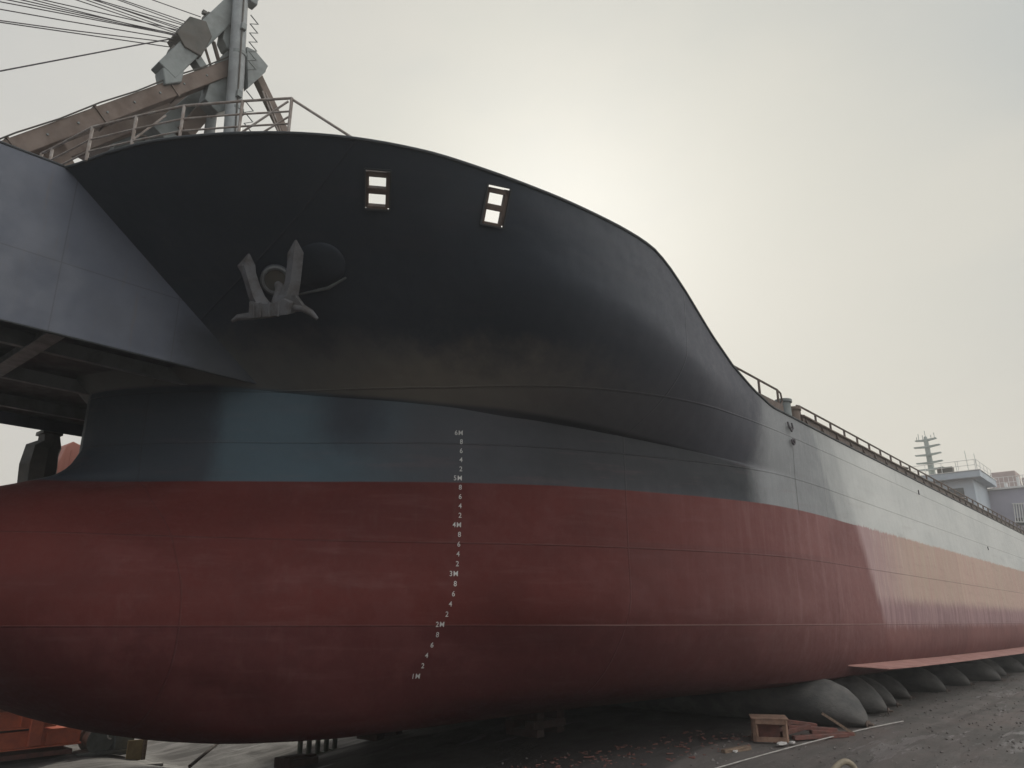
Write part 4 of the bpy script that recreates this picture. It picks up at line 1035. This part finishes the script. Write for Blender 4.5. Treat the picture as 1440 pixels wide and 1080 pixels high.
# ------------------------------------------------------------------ light : low hazy sun behind the ship, soft milky sky
SUN = Vector((.690, .535, .490)).normalized()
w = bpy.data.worlds.new('World'); scene.world = w; w.use_nodes = True
t = w.node_tree; N = t.nodes; L = t.links; bg = N['Background']
sky = N.new('ShaderNodeTexSky'); sky.sky_type = 'NISHITA'; sky.sun_disc = False
sky.sun_elevation = math.asin(SUN.z); sky.sun_rotation = math.atan2(SUN.x, SUN.y)
sky.air_density = 1.6; sky.dust_density = 8.0; sky.ozone_density = 1.0
hs = N.new('ShaderNodeHueSaturation'); hs.inputs['Saturation'].default_value = .2; hs.inputs['Value'].default_value = .35
L.new(sky.outputs[0], hs.inputs['Color'])
tc = N.new('ShaderNodeTexCoord')
dt = N.new('ShaderNodeVectorMath'); dt.operation = 'DOT_PRODUCT'; L.new(tc.outputs['Generated'], dt.inputs[0]); dt.inputs[1].default_value = SUN
dd = dt.outputs['Value']
veil = N.new('ShaderNodeValToRGB'); L.new(maprange(t, dd, -1, 1, 0, 1, False), veil.inputs[0])
cr = veil.color_ramp
cr.elements[0].position = 0; cr.elements[0].color = (.80, .86, .96, 1)
cr.elements[1].position = 1; cr.elements[1].color = (.70, .685, .60, 1)
for p, c in ((.5, (.68, .73, .80)), (.74, (.46, .515, .54)), (.80, (.47, .52, .535)), (.90, (.54, .57, .565)), (.955, (.61, .615, .575)), (.985, (.67, .66, .59))):
    e = cr.elements.new(p); e.color = (*c, 1)
# low haze band a little brighter and warmer
sp = N.new('ShaderNodeSeparateXYZ'); L.new(tc.outputs['Generated'], sp.inputs[0])
low = maprange(t, sp.outputs[2], .0, .55, 1., 0.)
soft = noise(t, mapping(t, tc.outputs['Generated'], (1.2, 1.2, 3.)), 1.9, 6, .55)
veilc = mix(t, math_(t, 'MULTIPLY', low, .75), veil.outputs[0], (.78, .72, .62))
veilc = mix(t, maprange(t, soft, .40, .66, 0., .30), veilc, (.74, .70, .63))
soft2 = noise(t, mapping(t, tc.outputs['Generated'], (1.6, 1.0, 2.4), (0, 0, .6)), 1.4, 6, .55)
veilc = mix(t, maprange(t, soft2, .46, .70, 0., .28), veilc, (.42, .47, .49))
for dv, c0_, c1_, am, cc_ in (((.18, .89, .42), .90, .99, .55, (.77, .735, .68)), ((.863, .309, .399), .925, .995, .5, (.76, .735, .64))):
    ln = N.new('ShaderNodeVectorMath'); ln.operation = 'DOT_PRODUCT'; L.new(tc.outputs['Generated'], ln.inputs[0]); ln.inputs[1].default_value = Vector(dv).normalized()
    veilc = mix(t, maprange(t, math_(t, 'ADD', ln.outputs['Value'], math_(t, 'MULTIPLY', math_(t, 'SUBTRACT', soft, .5), .08)), c0_, c1_, 0., am), veilc, cc_)
# unseen bright sky lobe added high to port to light the hull side
lb = N.new('ShaderNodeVectorMath'); lb.operation = 'DOT_PRODUCT'; L.new(tc.outputs['Generated'], lb.inputs[0]); lb.inputs[1].default_value = Vector((.25, -.72, .65)).normalized()
veilc = mix(t, maprange(t, lb.outputs['Value'], .62, .97, 0., .9), veilc, (2.15, 2.1, 2.0))
sc = N.new('ShaderNodeVectorMath'); sc.operation = 'SCALE'; sc.inputs['Scale'].default_value = 10.0
L.new(veilc, sc.inputs[0])
allc = mix(t, .88, hs.outputs['Color'], sc.outputs[0])
L.new(allc, bg.inputs['Color']); bg.inputs['Strength'].default_value = .10

sl = bpy.data.lights.new('sun', 'SUN'); sl.energy = 2.0; sl.angle = math.radians(6); sl.color = (1, .93, .80)
so = bpy.data.objects.new('sun', sl); COL.objects.link(so); so.location = SUN * 60
so.rotation_euler = SUN.to_track_quat('Z', 'Y').to_euler()

vs = scene.view_settings; vs.view_transform = 'Standard'; vs.look = 'None'; vs.exposure = 0; vs.gamma = 1; vs.use_curve_mapping = False
scene.cycles.max_bounces = 6; scene.cycles.diffuse_bounces = 3; scene.cycles.volume_bounces = 0
scene.cycles.use_denoising = True
